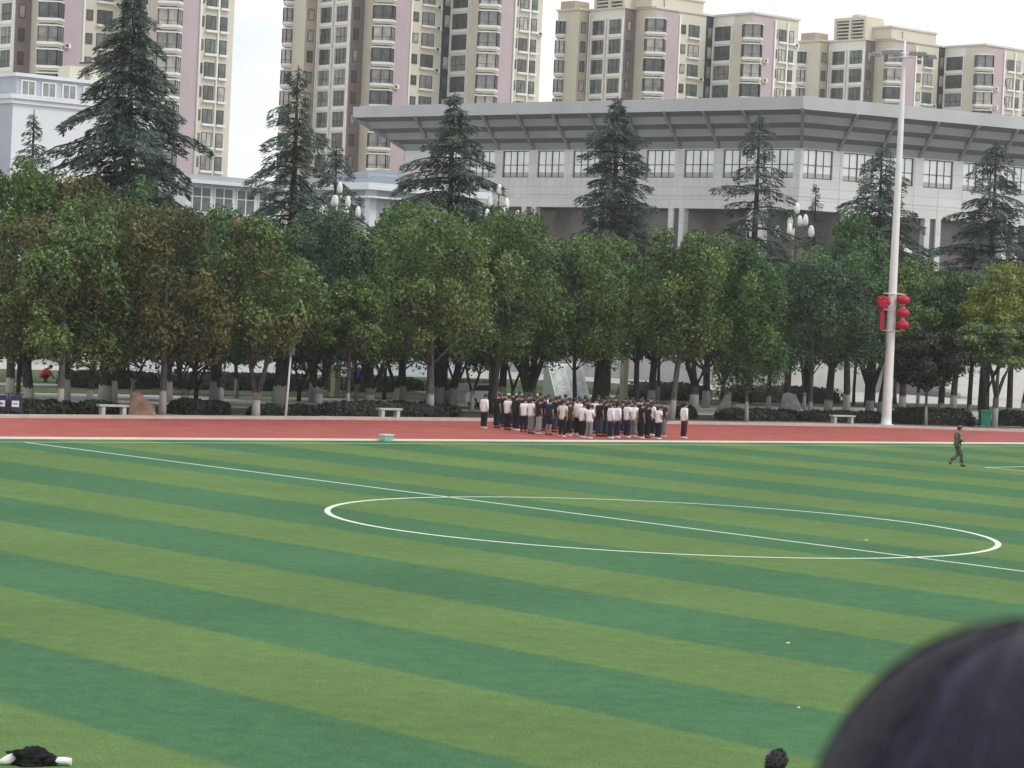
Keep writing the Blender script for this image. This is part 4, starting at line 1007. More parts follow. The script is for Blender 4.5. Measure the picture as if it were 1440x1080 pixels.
BACK = [(706, 600), (719, 600), (731, 602), (742, 603), (752, 604), (763, 606), (768, 603), (779, 608), (784, 604), (796, 608), (806, 608), (811, 603), (823, 609), (835, 610), (838, 605),
        (847, 608), (857, 610), (863, 605), (873, 610), (876, 606), (886, 609), (896, 611), (899, 606), (908, 610), (921, 611), (727, 598), (757, 600), (790, 602), (820, 604), (852, 603), (885, 604), (912, 606)]
for i, (u, v) in enumerate(BACK):
    person(G(u, v, .0075), FACE + rnd.uniform(-.15, .15) + .1, rnd.choice((0, 1, 1, 2, 3)), 'white' if i in (6, 13, 22) else rnd.choice(('black', 'black', 'navy', 'violet')), rnd.choice(('black', 'navy', 'jeans')),
           'dark haired student in the rear ranks, mostly hidden behind the front rank', rnd.choice(('short', 'long')), 'full', shoe_d, rnd.uniform(.96, 1.03), SG)
# --- soldier in camouflage walking across the turf
def camo():
    m = bpy.data.materials.new('camouflage_cloth'); m.use_nodes = True; t = m.node_tree; b = t.nodes['Principled BSDF']; n_ = t.nodes.new; l = t.links.new
    c = n_('ShaderNodeTexCoord'); n = n_('ShaderNodeTexNoise'); n.inputs['Scale'].default_value = 9; n.inputs['Detail'].default_value = 2; l(c.outputs['Object'], n.inputs['Vector'])
    r = n_('ShaderNodeValToRGB'); r.color_ramp.interpolation = 'CONSTANT'; e = r.color_ramp.elements
    e[0].color = (.04, .06, .035, 1); e[1].position = .44; e[1].color = (.10, .125, .065, 1)
    for p_, c_ in ((.52, (.14, .105, .075, 1)), (.58, (.24, .22, .16, 1))): q = e.new(p_); q.color = c_
    l(n.outputs[0], r.inputs[0]); l(r.outputs[0], b.inputs['Base Color']); b.inputs['Roughness'].default_value = .9; return m
CAMO = camo()
WALK = figure(dict(hd0=(0, .06, 1.54), hd1=(0, .085, 1.61), hd2=(0, .085, 1.68), nek=(0, .03, 1.465), lkn=(-.09, .10, .50), lan=(-.09, -.28, .20), lto=(-.09, -.24, .07), rkn=(.09, .17, .50), ran=(.09, .20, .09), rto=(.09, .335, .03),
                   lel=(-.24, .02, 1.12), lwr=(-.13, .24, 1.10), lpm=(-.07, .30, 1.10), rel=(.24, .02, 1.12), rwr=(.14, .25, 1.08), rpm=(.08, .31, 1.09), lhp=(-.09, .0, .9), rhp=(.09, .02, .9), pel=(0, 0, .96)))
sp_ = G(1345, 655.5)
s1 = person(Vector((sp_.x, sp_.y, .0)), -math.pi / 2 + .25, WALK, CAMO, CAMO, 'person in camouflage uniform and cap walking across the turf at right', 'long', 'full', shoe_d, 1.0)
cm = MB(); cm.ball((0, .07, 1.70), (.098, .115, .062), 0, 14, 8); cm.box((-.07, .14, 1.685), (.07, .255, 1.70), 0); cm.build('cap', [CAMO], s1)
bl = MB(); bl.tube([(.17 * math.cos(t), .14 * math.sin(t), 1.0) for t in np.linspace(0, 2 * math.pi, 17)], .022, 6, 0, False); bl.build('belt', [MATS['dark_brown_cotton']], s1)
pb = MB(); pb.box((-.10, .335, 1.07), (.10, .35, 1.20), 0); q = pb.build('notebook', [MATS['cream_cotton']], None, sp_, -math.pi / 2 + .25); tag(q, 'small pale notebook held by the person in camouflage', 'notebook')
# --- crouching figure in red far behind the trees
CR_ = figure(dict(pel=(0, -.12, .34), spi=(0, -.06, .50), che=(0, .10, .66), nek=(0, .20, .76), hd0=(0, .26, .80), hd1=(0, .33, .83), hd2=(0, .37, .90),
                  lsh=(-.17, .10, .70), rsh=(.17, .10, .70), lel=(-.22, .30, .50), rel=(.22, .30, .50), lwr=(-.12, .46, .32), rwr=(.12, .46, .32), lpm=(-.10, .52, .26), rpm=(.10, .52, .26),
                  lhp=(-.10, -.08, .34), rhp=(.10, -.08, .34), lkn=(-.14, .28, .46), rkn=(.14, .28, .46), lan=(-.13, .0, .09), ran=(.13, .0, .09), lto=(-.14, .14, .03), rto=(.14, .14, .03)))
cq = G(62, 537.5)
person(Vector((cq.x, cq.y, .02)), -math.pi / 2, CR_, 'red', 'maroon', 'person in a red jacket crouching on the pale path behind the trees at far left', 'long', 'full', shoe_d, 1.15)

# --- spectators near the camera, on a stepped concrete stand
st = MB(); fwd2 = Vector((0, 1, 0))
conc = mat('stand_concrete', (.36, .355, .34), .9, .2, noise=.15, nscale=1.5, bump=.2)
for k in range(10):
    top = 3.72 - .41 * k + (0 if k else 0)
    if top > 0: st.box((-7, .55 + k * .85, -.01), (9, .55 + (k + 1) * .85 - .001, top), 0)
st.box((-7, -3, -.01), (9, .549, 3.93), 0); tag(st.build('spectator_stand', [conc]), 'stepped concrete spectator stand under the foreground spectator', 'stand')
def hair_gloss(name, c):
    m = bpy.data.materials.new(name); m.use_nodes = True; t = m.node_tree; b = t.nodes['Principled BSDF']; n_ = t.nodes.new; l = t.links.new
    b.inputs['Base Color'].default_value = (*[q * .8 for q in c], 1); b.inputs['Roughness'].default_value = .45; b.inputs['Specular IOR Level'].default_value = .28; b.inputs['Specular Tint'].default_value = (.70, .72, 1, 1)
    b.inputs['Anisotropic'].default_value = .6
    return m
HG_, HG2_, HG3_ = hair_gloss('glossy_black_hair', (.013, .011, .018)), hair_gloss('blue_sheen_hair', (.030, .030, .056)), hair_gloss('brown_black_hair', (.026, .018, .020)); np.random.seed(3)  # the bluer tint puts the sky's sheen into the strand colour
def strands(c, r, n, seed, width=.0012, length=.16):
    """combed strands lying on the hair shell, flowing down from the crown"""
    rg = np.random.default_rng(seed); m = MB(); c = Vector(c)
    for i in range(n):
        az = rg.uniform(0, 2 * math.pi); th = abs(rg.normal(0, .7)) + .02; ln = length * rg.uniform(.6, 1.2); pts = []; lift = 1.008 + .010 * math.sin(az * 9 + 3 * math.sin(th * 5)) + rg.uniform(-.006, .006); wv = rg.uniform(-.12, .12); k = 6
        for j in range(k):
            t = min(th + ln / .11 * j / (k - 1), 2.1); a = az + wv * j / k
            pts.append(c + Vector((r[0] * lift * math.sin(t) * math.cos(a), r[1] * lift * math.sin(t) * math.sin(a), r[2] * lift * math.cos(t))))
        o = len(m.v)
        for j, p in enumerate(pts):
            d = (pts[min(j + 1, k - 1)] - pts[max(j - 1, 0)]).normalized(); s_ = d.cross((p - c).normalized()).normalized() * width * (1 if j < k - 1 else .2)
            m.v += [tuple(p + s_), tuple(p - s_)]
        tint = 1 if math.sin(az * 8 + 2.5 * math.sin(th * 4)) + rg.normal(0, .4) > .55 else (2 if rg.random() < .25 else 0)
        for j in range(k - 1): m.f.append([o + 2 * j, o + 2 * j + 1, o + 2 * j + 3, o + 2 * j + 2]); m.m.append(tint); m.sm.append(True)
    return m
def spectator(head, feet_z, rz, label, sh, hs=1.):
    """head = centre of the skull; body stands below it"""
    k = (head.z + .115 - feet_z) / 1.745
    b = person(Vector((head.x, head.y - .045 * k, feet_z)), rz, 0, sh, 'navy', label, 'short', 'full', shoe_d, k, hair=False)
    return b, k
hc = AT(1442, 1262, 1.18); hr = (.104 * 1.0, .115, .123)
b, k = spectator(Vector((hc.x, hc.y, hc.z)), 3.72 - .0, .1, 'person with glossy black hair seen from behind, blurred in the near right corner', 'navy')
def hairpart(b, k, c, r, n, seed, length):
    m = MB(); m.ball((0, 0, 0), (1, 1, 1), 0, 40, 28)
    for i, v in enumerate(m.v):
        x, y, z = v; q = 1 + .010 * math.sin(9 * math.atan2(y, x) + 4 * z) + .006 * math.sin(23 * math.atan2(y, x))
        m.v[i] = tuple(((Vector((x * r[0] * q, y * r[1] * q, z * r[2])) + c) - b.location) / k)
    sm = strands((0, 0, 0), r, n, seed, length=length)
    o = len(m.v); m.v += [tuple(((Vector(v) + c) - b.location) / k) for v in sm.v]; m.f += [[i + o for i in f] for f in sm.f]; m.m += sm.m; m.sm += sm.sm
    h = m.build('hair', [HG_, HG2_, HG3_], b); h.rotation_euler = (0, 0, 0)
    return h
b.rotation_euler = (0, 0, 0); hairpart(b, k, hc, hr, 6500, 5, .17)
hp = G(1090, 1500); hp = AT(1086, 1073, 23.7)
k2 = (hp.z + .115) / 1.745
person(Vector((hp.x - .03, hp.y, 0)), -.7, 1, 'black', 'navy', 'person with short black hair whose head just shows at the bottom edge', 'short', 'full', shoe_d, scale=k2)
pq = [q for q in bpy.data.objects if q.type == 'MESH' and q.name.startswith('hair') and q.parent and 'just shows' in q.parent.get('label', '')][0]
pq.data = pq.data.copy(); rg_ = np.random.default_rng(11); hv = [v.co.copy() for v in pq.data.vertices]; hb = bmesh.new(); hb.from_mesh(pq.data); hctr = sum(hv, Vector()) / len(hv)
for i in range(900):                     # short tousled locks standing off the skull
    c0 = hv[int(rg_.integers(len(hv)))]; nv_ = (c0 - hctr).normalized(); tg = nv_.cross(Vector(rg_.normal(size=3))).normalized(); sd_ = nv_.cross(tg) * .006
    tip = c0 + tg * rg_.uniform(.015, .04) + nv_ * rg_.uniform(.004, .018)
    hb.faces.new([hb.verts.new(c0 + sd_ - nv_ * .002), hb.verts.new(c0 - sd_ - nv_ * .002), hb.verts.new(tip)])
hb.to_mesh(pq.data); hb.free()

# ================================================================== THINGS ALONG THE TRACK
stone_b = mat('bench_stone', (.46, .45, .42), .85, .2, noise=.14, nscale=4, bump=.3)
def bench(u, v, label, wd=1.62):
    p = G(u, v); p.z = .082; r_ = FIELD_ROT - .12; o = empty('stone_bench', p, r_, label, 'bench', 'stone benches along the kerb')
    m = MB(); m.box((-wd / 2, -.21, .40), (wd / 2, .21, .50), 0); s = m.build('seat', [stone_b], o)
    bv = s.modifiers.new('b', 'BEVEL'); bv.width = .018; bv.segments = 2
    for x in (-wd / 2 + .22, wd / 2 - .22): m = MB(); m.box((x - .09, -.17, 0), (x + .09, .17, .399), 0); m.build('leg', [stone_b], o)
bench(158, 586.5, 'grey stone bench left of the brown boulder', 1.5); bench(547, 590, 'grey stone bench in front of the long dark hedge near the middle', 1.35); bench(1184, 597.5, 'pale stone bench left of the floodlight mast', 1.75)
def rock(name, u, v, sx, sy, sz, m, label, seed, pts):
    """boulder: convex outline with facets"""
    p = G(u, v); r = random.Random(seed); bm = bmesh.new()
    for q in pts: bm.verts.new((q[0] * sx, q[1] * sy, q[2] * sz))
    bmesh.ops.convex_hull(bm, input=bm.verts); bmesh.ops.subdivide_edges(bm, edges=bm.edges, cuts=3, use_grid_fill=True)
    from mathutils import noise as nz
    for w_ in bm.verts:
        n = nz.noise(w_.co * 2.2 + Vector((seed, 0, 0))) * .07 + nz.noise(w_.co * 6 + Vector((0, seed, 0))) * .03; w_.co += w_.co.normalized() * n
        w_.co.z = max(w_.co.z, -.02)
    bmesh.ops.recalc_face_normals(bm, faces=bm.faces); me = bpy.data.meshes.new(name); bm.to_mesh(me); bm.free()
    o = link(name, me, m, None, Vector((p.x, p.y, .085)), FIELD_ROT * .4); tag(o, label, 'rock'); return o
HULL = [(-.5, -.4, 0), (.5, -.4, 0), (.5, .4, 0), (-.5, .4, 0)]
rock('boulder', 199, 587.3, 1.28, .8, 1.15, mat('brown_rock', (.20, .135, .10), .9, .15, noise=.35, nscale=2.5, bump=.8), 'brown boulder sloping down to the right beside the first stone bench', 4, HULL + [(-.42, -.1, .95), (-.12, .1, 1.0), (.42, -.1, .42), (-.5, 0, .5)])
rock('boulder', 1109, 589, 1.35, .9, 1.55, mat('grey_rock', (.21, .20, .20), .9, .15, noise=.3, nscale=2.5, bump=.8), 'upright grey boulder behind the low hedge', 9, HULL + [(-.38, -.1, .9), (-.1, .1, 1.0), (.3, 0, .92), (.5, -.1, .55), (-.5, 0, .5)])
p = G(1018, 590); sl = MB(); o = Vector((0, 0, 0)); sl.add([(-.62, 0, 0), (.38, 0, 0), (.38, 0, 1.62), (.22, 0, 1.66), (-.62, .6, 0), (.38, .6, 0), (.38, .6, 1.62), (.22, .6, 1.66)], [(0, 1, 2, 3), (7, 6, 5, 4), (0, 3, 7, 4), (3, 2, 6, 7), (2, 1, 5, 6), (1, 0, 4, 5)])
tag(sl.build('stone_slab', [MATS['grey_rock']], None, Vector((p.x, p.y, .084)), .1), 'grey triangular stone slab leaning left of the smooth rounded tree', 'stone')
p = G(1040, 586); sl = MB(); sl.box((-.22, -.15, 0), (.22, .15, .62), 0); sl.box((-.25, -.18, .62), (.25, .18, .68), 0)
tag(sl.build('utility_box', [mat('pale_painted_metal', (.55, .56, .55), .5, .4, noise=.06)], None, Vector((p.x, p.y, .084)), .2), 'small pale utility box right of the triangular stone slab', 'box')
# wheelie bin
gbin = mat('green_bin_plastic', (.012, .19, .105), .45, .4, noise=.1, nscale=3); p = G(1384, 602.5); o = empty('wheelie_bin', (p.x, p.y, .13 - .05), .1, 'green wheelie bin standing by the kerb at right', 'bin')
m = MB(); m.add([(-.27, -.3, .08), (.27, -.3, .08), (.27, .3, .08), (-.27, .3, .08), (-.33, -.36, .98), (.33, -.36, .98), (.33, .36, .98), (-.33, .36, .98)], [(3, 2, 1, 0), (4, 5, 6, 7), (0, 1, 5, 4), (1, 2, 6, 5), (2, 3, 7, 6), (3, 0, 4, 7)]); m.box((-.36, -.40, .93), (.36, .37, .985), 0); m.build('body', [gbin], o)
m = MB(); m.box((-.35, -.41, .99), (.35, .38, 1.04), 0); m.box((-.30, -.30, 1.04), (.30, .30, 1.075), 0); m.build('lid', [gbin], o)
m = MB(); m.tube([(-.25, .42, .99), (.25, .42, .99)], .02, 6); m.build('handle', [gbin], o)
for x in (-.24, .24): m = MB(); m.tube([(x - .03, .28, .10), (x + .03, .28, .10)], .10, 12); m.build('wheel', [frame_m], o)
# pair of blue litter bins on a post
p = G(11, 586); o = empty('litter_bins', (p.x, p.y, .08), .2, 'pair of dark blue litter bins with white panels at the far left', 'bin'); blue = mat('dark_blue_metal', (.016, .022, .062), .5, .4, noise=.1); lab_m = mat('white_label', (.62, .64, .70), .6, .3)
m = MB(); m.box((-.62, -.05, 0), (-.54, .05, .95), 0); m.box((.54, -.05, 0), (.62, .05, .95), 0); m.box((-.05, -.05, 0), (.05, .05, .95), 0); m.box((-.66, -.06, .95), (.66, .06, 1.0), 0); m.build('frame', [frame_m], o)
for x in (-.31, .31):
    m = MB(); m.box((x - .22, -.19, .18), (x + .22, .17, .82), 0); m.box((x - .235, -.205, .82), (x + .235, .185, .86), 0); bb = m.build('bin', [blue], o); m = MB(); m.box((x - .16, -.203, .38), (x + .16, -.192, .66), 0); m.box((x - .1, -.208, .5), (x + .1, -.2035, .54), 1); m.build('label_panel', [lab_m, blue], bb)
# mint bucket with a white lid on the kerb
p = NM(36.0, (G(540, 620) - CEN).dot(MM)); mint = mat('mint_plastic', (.30, .56, .46), .5, .35, noise=.06); o = empty('plastic_box', (p.x, p.y, .004), FIELD_ROT, 'mint green plastic box with a white lid on the white track kerb', 'box')
m = MB(); m.add([(-.20, -.15, 0), (.20, -.15, 0), (.20, .15, 0), (-.20, .15, 0), (-.24, -.18, .24), (.24, -.18, .24), (.24, .18, .24), (-.24, .18, .24)], [(3, 2, 1, 0), (4, 5, 6, 7), (0, 1, 5, 4), (1, 2, 6, 5), (2, 3, 7, 6), (3, 0, 4, 7)]); m.build('body', [mint], o)
m = MB(); m.box((-.265, -.205, .241), (.265, .205, .29), 0); m.build('lid', [MATS['white_label']], o)
# thin white pole with a box on top
polew = mat('white_painted_pole', (.72, .72, .70), .5, .35, noise=.05, nscale=2)
p = G(401.5, 588.5); o = empty('camera_pole', (p.x, p.y, .08), 0, 'thin white pole with a small box on top among the trees at left', 'pole')
m = MB(); m.tube([(0, 0, -.02), (.12, 0, 3.05)], [.065, .05], 10); m.build('pole', [polew], o); m = MB(); m.box((.02, -.14, 3.05), (.30, .14, 3.55), 0); m.box((-.16, -.05, 3.3), (.02, .05, 3.4), 0); m.build('box', [mat('grey_metal_box', (.20, .21, .22), .5, .4)], o)
# pale square pillars
def pillar(u, v, vt, w_, label):
    p = G(u, v); h = ZAT(u, vt, p.y); m = MB(); m.box((-w_, -w_, 0), (w_, w_, h), 0); m.box((-w_ * 1.15, -w_ * 1.15, h), (w_ * 1.15, w_ * 1.15, h + .12), 0); m.box((-w_ * 1.2, -w_ * 1.2, 0), (w_ * 1.2, w_ * 1.2, .3), 0)
    tag(m.build('square_pillar', [mat('pale_yellow_stone', (.40, .40, .28), .85, .2, noise=.12, nscale=1)], None, Vector((p.x, p.y, .01)), FIELD_ROT), label, 'pillar', 'square pillars behind the trees')
pillar(876, 566, 500, .2, 'pale yellow square pillar right of the thick black trunk'); pillar(471, 558, 516, .22, 'beige square pillar behind the trees near the thin white pole')
# slanted display boards
p = G(806, 561); o = empty('display_board', (p.x, p.y, .014), .62, 'slanted white display boards standing behind the crowd of students', 'display board'); o.scale = (1.2, 1.2, 1.12); bw_ = mat('board_white', (.78, .80, .79), .5, .3, noise=.05); bp_ = mat('board_print', (.58, .64, .63), .45, .4, noise=.22, nscale=3)
m = MB(); m.add([(-1.25, 0, 0), (1.25, 0, 0), (1.25, 1.3, 0), (-1.25, 1.3, 0), (-1.25, 1.0, 2.15), (1.25, 1.0, 2.15), (1.25, 1.3, 2.15), (-1.25, 1.3, 2.15)], [(3, 2, 1, 0), (4, 5, 6, 7), (0, 1, 5, 4), (1, 2, 6, 5), (2, 3, 7, 6), (3, 0, 4, 7)]); m.build('frame', [bw_], o)
nn_ = Vector((0, -2.15, 1.0)).normalized()
for k, (x0, x1) in enumerate(((-1.12, -.12), (.02, 1.12))):
    m = MB(); vs = []
    for off_ in (.004, .03):
        for (x, t) in ((x0, .1), (x1, .1), (x1, .93), (x0, .93)): vs.append(Vector((x, t * 1.0, t * 2.15)) + nn_ * off_)
    m.add(vs, [(3, 2, 1, 0), (4, 5, 6, 7), (0, 1, 5, 4), (1, 2, 6, 5), (2, 3, 7, 6), (3, 0, 4, 7)], 0)
    for (xa, xb, ta, tb) in (((x0 + .3, x1 - .35, .5, .62), (x0 + .2, x1 - .2, .3, .36), (x0 + .2, x1 - .3, .2, .25)) if k == 0 else ((x0 + .25, x1 - .45, .6, .66), (x0 + .2, x1 - .25, .42, .47))):
        m.add([Vector((x, t, t * 2.15)) + nn_ * .034 for x, t in ((xa, ta), (xb, ta), (xb, tb), (xa, tb))], [(0, 1, 2, 3)], 1)
    m.build('panel', [bp_, bw_], o)
# blue notice board far behind
p = G(507, 557); zb = ZAT(507, 533, p.y); zt = ZAT(507, 518, p.y); o = empty('notice_board', (p.x, p.y, .01), .2, 'blue notice board standing beyond the road behind the middle bench', 'notice board')
m = MB(); m.box((-.75, -.04, zb), (.6, .04, zt), 0); m.box((-1.25, -.04, zb + .1), (-.78, .04, zt - .05), 1); m.build('board', [mat('blue_board', (.03, .06, .25), .5, .4), MATS['white_label']], o)
for x in (-1.1, .5): m = MB(); m.tube([(x, 0.06, 0), (x, .06, zt)], .04, 6); m.build('post', [MATS['grey_metal_box']], o)
# crumpled black jacket with white sleeves lying on the turf
p = G(46, 1075); o = empty('jacket', (p.x, p.y, .004), .08, 'crumpled black jacket with white sleeves lying on the turf at lower left', 'jacket')
from mathutils import noise as NZ
def lump(c, r, seed, amp, mats, name, nu=28, nv=18, rot=0):
    m = MB(); m.ball((0, 0, 0), (1, 1, 1), 0, nu, nv); cr, sr = math.cos(rot), math.sin(rot)
    for i, v in enumerate(m.v):
        v = Vector(v); n = NZ.noise(v * 1.7 + Vector((seed, 0, 0))) * amp + abs(NZ.noise(v * 4.5 + Vector((0, seed, 0)))) * amp * .6 + abs(NZ.noise(v * 9 + Vector((seed, seed, 0)))) * amp * .25; q = v * (1 + n); q = Vector((q.x * r[0], q.y * r[1], q.z * r[2])); q = Vector((q.x * cr - q.z * sr, q.y, q.x * sr + q.z * cr)) + Vector(c)
        q.z = max(q.z, .0); m.v[i] = tuple(q)
    return m.build(name, mats, o)
blackc = mat('black_fleece', (.010, .011, .010), .85, .2, bump=.4, nscale=30)
lump((-.06, .02, .05), (.25, .17, .115), 3, .62, [blackc], 'body', 56, 36); wsl = cloth('white_sleeve', (.72, .72, .70))
m_ = lump((.16, -.0, .045), (.16, .10, .07), 8, .5, [blackc], 'body_fold')
m = MB(); m.tube([(.20, -.01, .05), (.29, -.03, .055), (.38, -.02, .06), (.45, -.03, .055)], [.05, .052, .05, .045], 10)
for i, v in enumerate(m.v): v = Vector(v); v += Vector((0, 0, NZ.noise(v * 14) * .018)); v.z = max(v.z * .9, .002); m.v[i] = tuple(v)
m.build('sleeve', [wsl], o)
m = MB(); m.tube([(-.40, -.10, .022), (-.33, -.09, .035), (-.26, -.06, .06), (-.18, -.03, .09)], [.022, .045, .06, .05], 10)
for i, v in enumerate(m.v): v = Vector(v); v += Vector((0, 0, NZ.noise(v * 14) * .018)); v.z = max(v.z, .002); m.v[i] = tuple(v)
m.build('sleeve', [wsl], o)
# scraps of litter on the turf
for i, (u, v, lab) in enumerate(((1108, 905, 'white scrap of paper on a dark stripe of turf left of the near head'), (1123, 996, 'tiny pale scrap on the turf low near the bottom right'), (1218, 760, 'white scrap of paper inside the center circle'))):
    p = G(u, v); m = MB(); s_ = (.035, .022, .045)[i]; m.add([(-s_, -s_ * .5, .0), (s_, -s_ * .6, .0), (s_ * .9, s_ * .6, .02), (-s_ * .8, s_ * .5, .012), (0, 0, .02)], [(0, 1, 4), (1, 2, 4), (2, 3, 4), (3, 0, 4)])
    tag(m.build('paper_scrap', [MATS['pale_painted_metal']], None, Vector((p.x, p.y, .006))), lab, 'litter')

# ------------------------------------------------------------------ floodlight mast with lanterns
p = G(1246, 599.5); Yp = p.y; hp_ = ZAT(1277, 57, Yp); o = empty('floodlight_mast', (p.x, p.y, .08), 0, 'tall white tapered floodlight mast rising from the kerb at right', 'floodlight mast')
def mx_(u, v): q = AT(u, v, Yp); return Vector((q.x - p.x, 0, q.z - .08))
mlean = (mx_(1276, 80).x) * .0
m = MB(); m.tube([(0, 0, -.02), (0, 0, .05), (0, 0, .5), (0, 0, 9), (0, 0, 18), (0, 0, hp_ - 1.2), (0, 0, hp_ - .08)], [.62, .33, .30, .24, .17, .11, .05], 16); m.tube([(0, 0, .0), (0, 0, .06)], [.42, .42], 16); m.build('pole', [polew], o)
zc = mx_(1276, 78).z; fl = mat('floodlight_housing', (.16, .15, .14), .5, .4); gls = mat('floodlight_glass', (.55, .56, .56), .15, .6)
m = MB(); m.tube([(-1.75, .1, zc - .12), (-.9, .22, zc + .1), (0, .25, zc + .16), (.9, .22, zc + .1), (1.75, .1, zc - .12)], .06, 6); m.tube([(-1.0, -.3, zc - .25), (0, -.4, zc - .12), (1.0, -.3, zc - .25)], .05, 6); m.tube([(0, -.4, zc - .12), (0, .25, zc + .16)], .05, 6); m.build('crossbar', [polew], o)
for x, y, zo in ((-1.7, .1, -.05), (-1.05, .2, .12), (-.55, -.35, .05), (.5, -.35, .05), (1.1, .2, .1), (1.65, .1, -.05)):
    m = MB(); m.add([(x - .30, y - .22, zc + zo - .10), (x + .30, y - .22, zc + zo - .10), (x + .30, y + .16, zc + zo + .0), (x - .30, y + .16, zc + zo + .0), (x - .22, y - .14, zc + zo + .12), (x + .22, y - .14, zc + zo + .12), (x + .22, y + .14, zc + zo + .2), (x - .22, y + .14, zc + zo + .2)], [(3, 2, 1, 0), (4, 5, 6, 7), (0, 1, 5, 4), (1, 2, 6, 5), (2, 3, 7, 6), (3, 0, 4, 7)])
    f = m.build('floodlight', [fl], o); m = MB(); m.add([(x - .26, y - .20, zc + zo - .108), (x + .26, y - .20, zc + zo - .108), (x + .26, y + .13, zc + zo - .02), (x - .26, y + .13, zc + zo - .02)], [(0, 1, 2, 3)]); m.build('glass', [gls], f)
# bracket, knot and lanterns hang from the mast: things of their own
def bx_(u, v): return mx_(u, v)
z1, z2, z3 = mx_(1250, 413).z, mx_(1250, 436).z, mx_(1250, 465).z
bo = MB()
for z in (z1, z3): bo.tube([(-.62, -.3, z), (.62, -.3, z)], .035, 6); bo.tube([(0, -.32, z), (0, -.1, z)], .05, 6)
bo.tube([(-.55, -.3, z2), (0, -.3, z2 + .3)], .03, 6); bo.tube([(-.62, -.3, z2), (0, -.3, z2)], .03, 6); bo.build('bracket', [polew], o)
redm = mat('red_lantern_fabric', (.42, .012, .042), .5, .3, noise=.12, nscale=5); gold = mat('lantern_trim', (.55, .33, .22), .5, .4)
for k, (u, v) in enumerate(((1268.5, 422), (1268, 440), (1267.5, 457))):
    q = mx_(u, v); m = MB(); m.ball((0, 0, 0), (.40, .40, .29), 0, 20, 12)
    for i, vv in enumerate(m.v): a = math.atan2(vv[1], vv[0]); f_ = 1 + .025 * math.cos(20 * a / 1.0); m.v[i] = (vv[0] * f_, vv[1] * f_, vv[2])
    l_ = m.build('red_lantern', [redm], None, Vector((p.x + q.x - .0, p.y - .42, q.z + .08))); tag(l_, 'red round lantern on the mast, %s of the column of three' % ('topmost', 'middle one', 'lowest')[k], 'lantern', 'red lanterns on the floodlight mast')
    m = MB(); m.tube([(0, 0, .25), (0, 0, .345)], .14, 12); m.tube([(0, 0, -.345), (0, 0, -.25)], .14, 12); m.build('cap', [gold], l_)
    m = MB(); m.tube([(0, 0, -.345), (0, 0, -.44)], [.06, .03], 8); m.build('tassel', [redm], l_)
q = mx_(1241, 425); m = MB()
for a_, b_ in (((-.36, 0), (0, 0)), ((0, 0), (.36, 0))): pass
for (cx_, cz_, r_) in ((0, 0, .30), (-.26, 0, .17), (.26, 0, .17), (0, .25, .16), (0, -.25, .17), (-.2, .19, .15), (.2, .19, .15), (-.19, -.19, .15), (.19, -.19, .15)):
    m.ball((cx_, cz_ * 0, cz_), (r_, .09, r_), 0, 14, 8)
kn = m.build('lucky_knot', [redm], None, Vector((p.x + q.x, p.y - .36, q.z + .08))); tag(kn, 'red knot shaped ornament on the left side of the floodlight mast', 'ornament')
m = MB(); ql = mx_(1241, 438).z - q.z; qb = mx_(1238, 463).z - q.z; m.tube([(-.02, 0, ql + .1), (-.04, 0, ql)], .04, 6); m.box((-.16, -.04, qb), (.10, .04, ql), 0); m.build('banner', [redm], kn)

# ------------------------------------------------------------------ lamp posts with clusters of bud shaped white globes
glb = mat('opal_lamp_globe', (.80, .80, .77), .35, .4); armm = mat('lamp_bronze', (.10, .085, .06), .5, .4)
def bud_lamp(u, Y, ref_u, ref_v, label):
    q = AT(ref_u, ref_v, Y); K = Y / 178; H = q.z; o = empty('bud_lamp', (q.x, Y, 0), rnd.uniform(-.2, .2), label, 'street lamp', 'lamp posts with bud shaped globes')
    m = MB(); m.tube([(0, 0, -.02), (0, 0, .8), (0, 0, H - 1.7), (0, 0, H - .7)], [.22, .14, .11, .07], 10); m.build('pole', [armm], o)
    buds = [(0, 0, 0)]
    for k in range(3): a = rnd.uniform(0, 2) + k * 2.1; buds.append((.6 * math.cos(a), .6 * math.sin(a), -.85 + rnd.uniform(-.12, .12)))
    for k in range(5): a = rnd.uniform(0, .5) + k * 1.257; buds.append((1.3 * math.cos(a), 1.3 * math.sin(a), -1.6 + rnd.uniform(-.15, .15)))
    buds = [(x * K, y * K, z * K) for x, y, z in buds]
    am = MB()
    for (x, y, z) in buds: am.tube([(0, 0, H + z - 1.3), (x * .55, y * .55, H + z - 1.15), (x * .95, y * .95, H + z - .75), (x, y, H + z - .38)], [.045, .04, .035, .05], 6)
    am.build('arms', [armm], o)
    first = None
    for b_ in buds:
        if first is None:
            g = MB(); g.ball((0, 0, 0), (.22 * K, .22 * K, .40 * K), 0, 14, 12, prof=lambda t: math.sin(math.pi * min(1, t * 1.0)) ** .8 * (1.15 - .55 * t)); first = g.build('globe', [glb], o); c = first
        else: c = dup(first, o)
        c.location = (b_[0], b_[1], H + b_[2])
bud_lamp(478, 176, 478, 264, 'lamp post with white bud globes right of the tall irregular cedar')
bud_lamp(702, 176, 702, 267, 'lamp post with white bud globes right of the evenly conical cedar')
bud_lamp(1121, 202, 1121, 293, 'lamp post with white bud globes in front of the hall corner')
bud_lamp(40, 184, 40, 236, 'lamp post with white bud globes at far left by the young cedar')
bud_lamp(1269, 208, 1269, 340, 'lamp post with white bud globes close behind the floodlight mast')

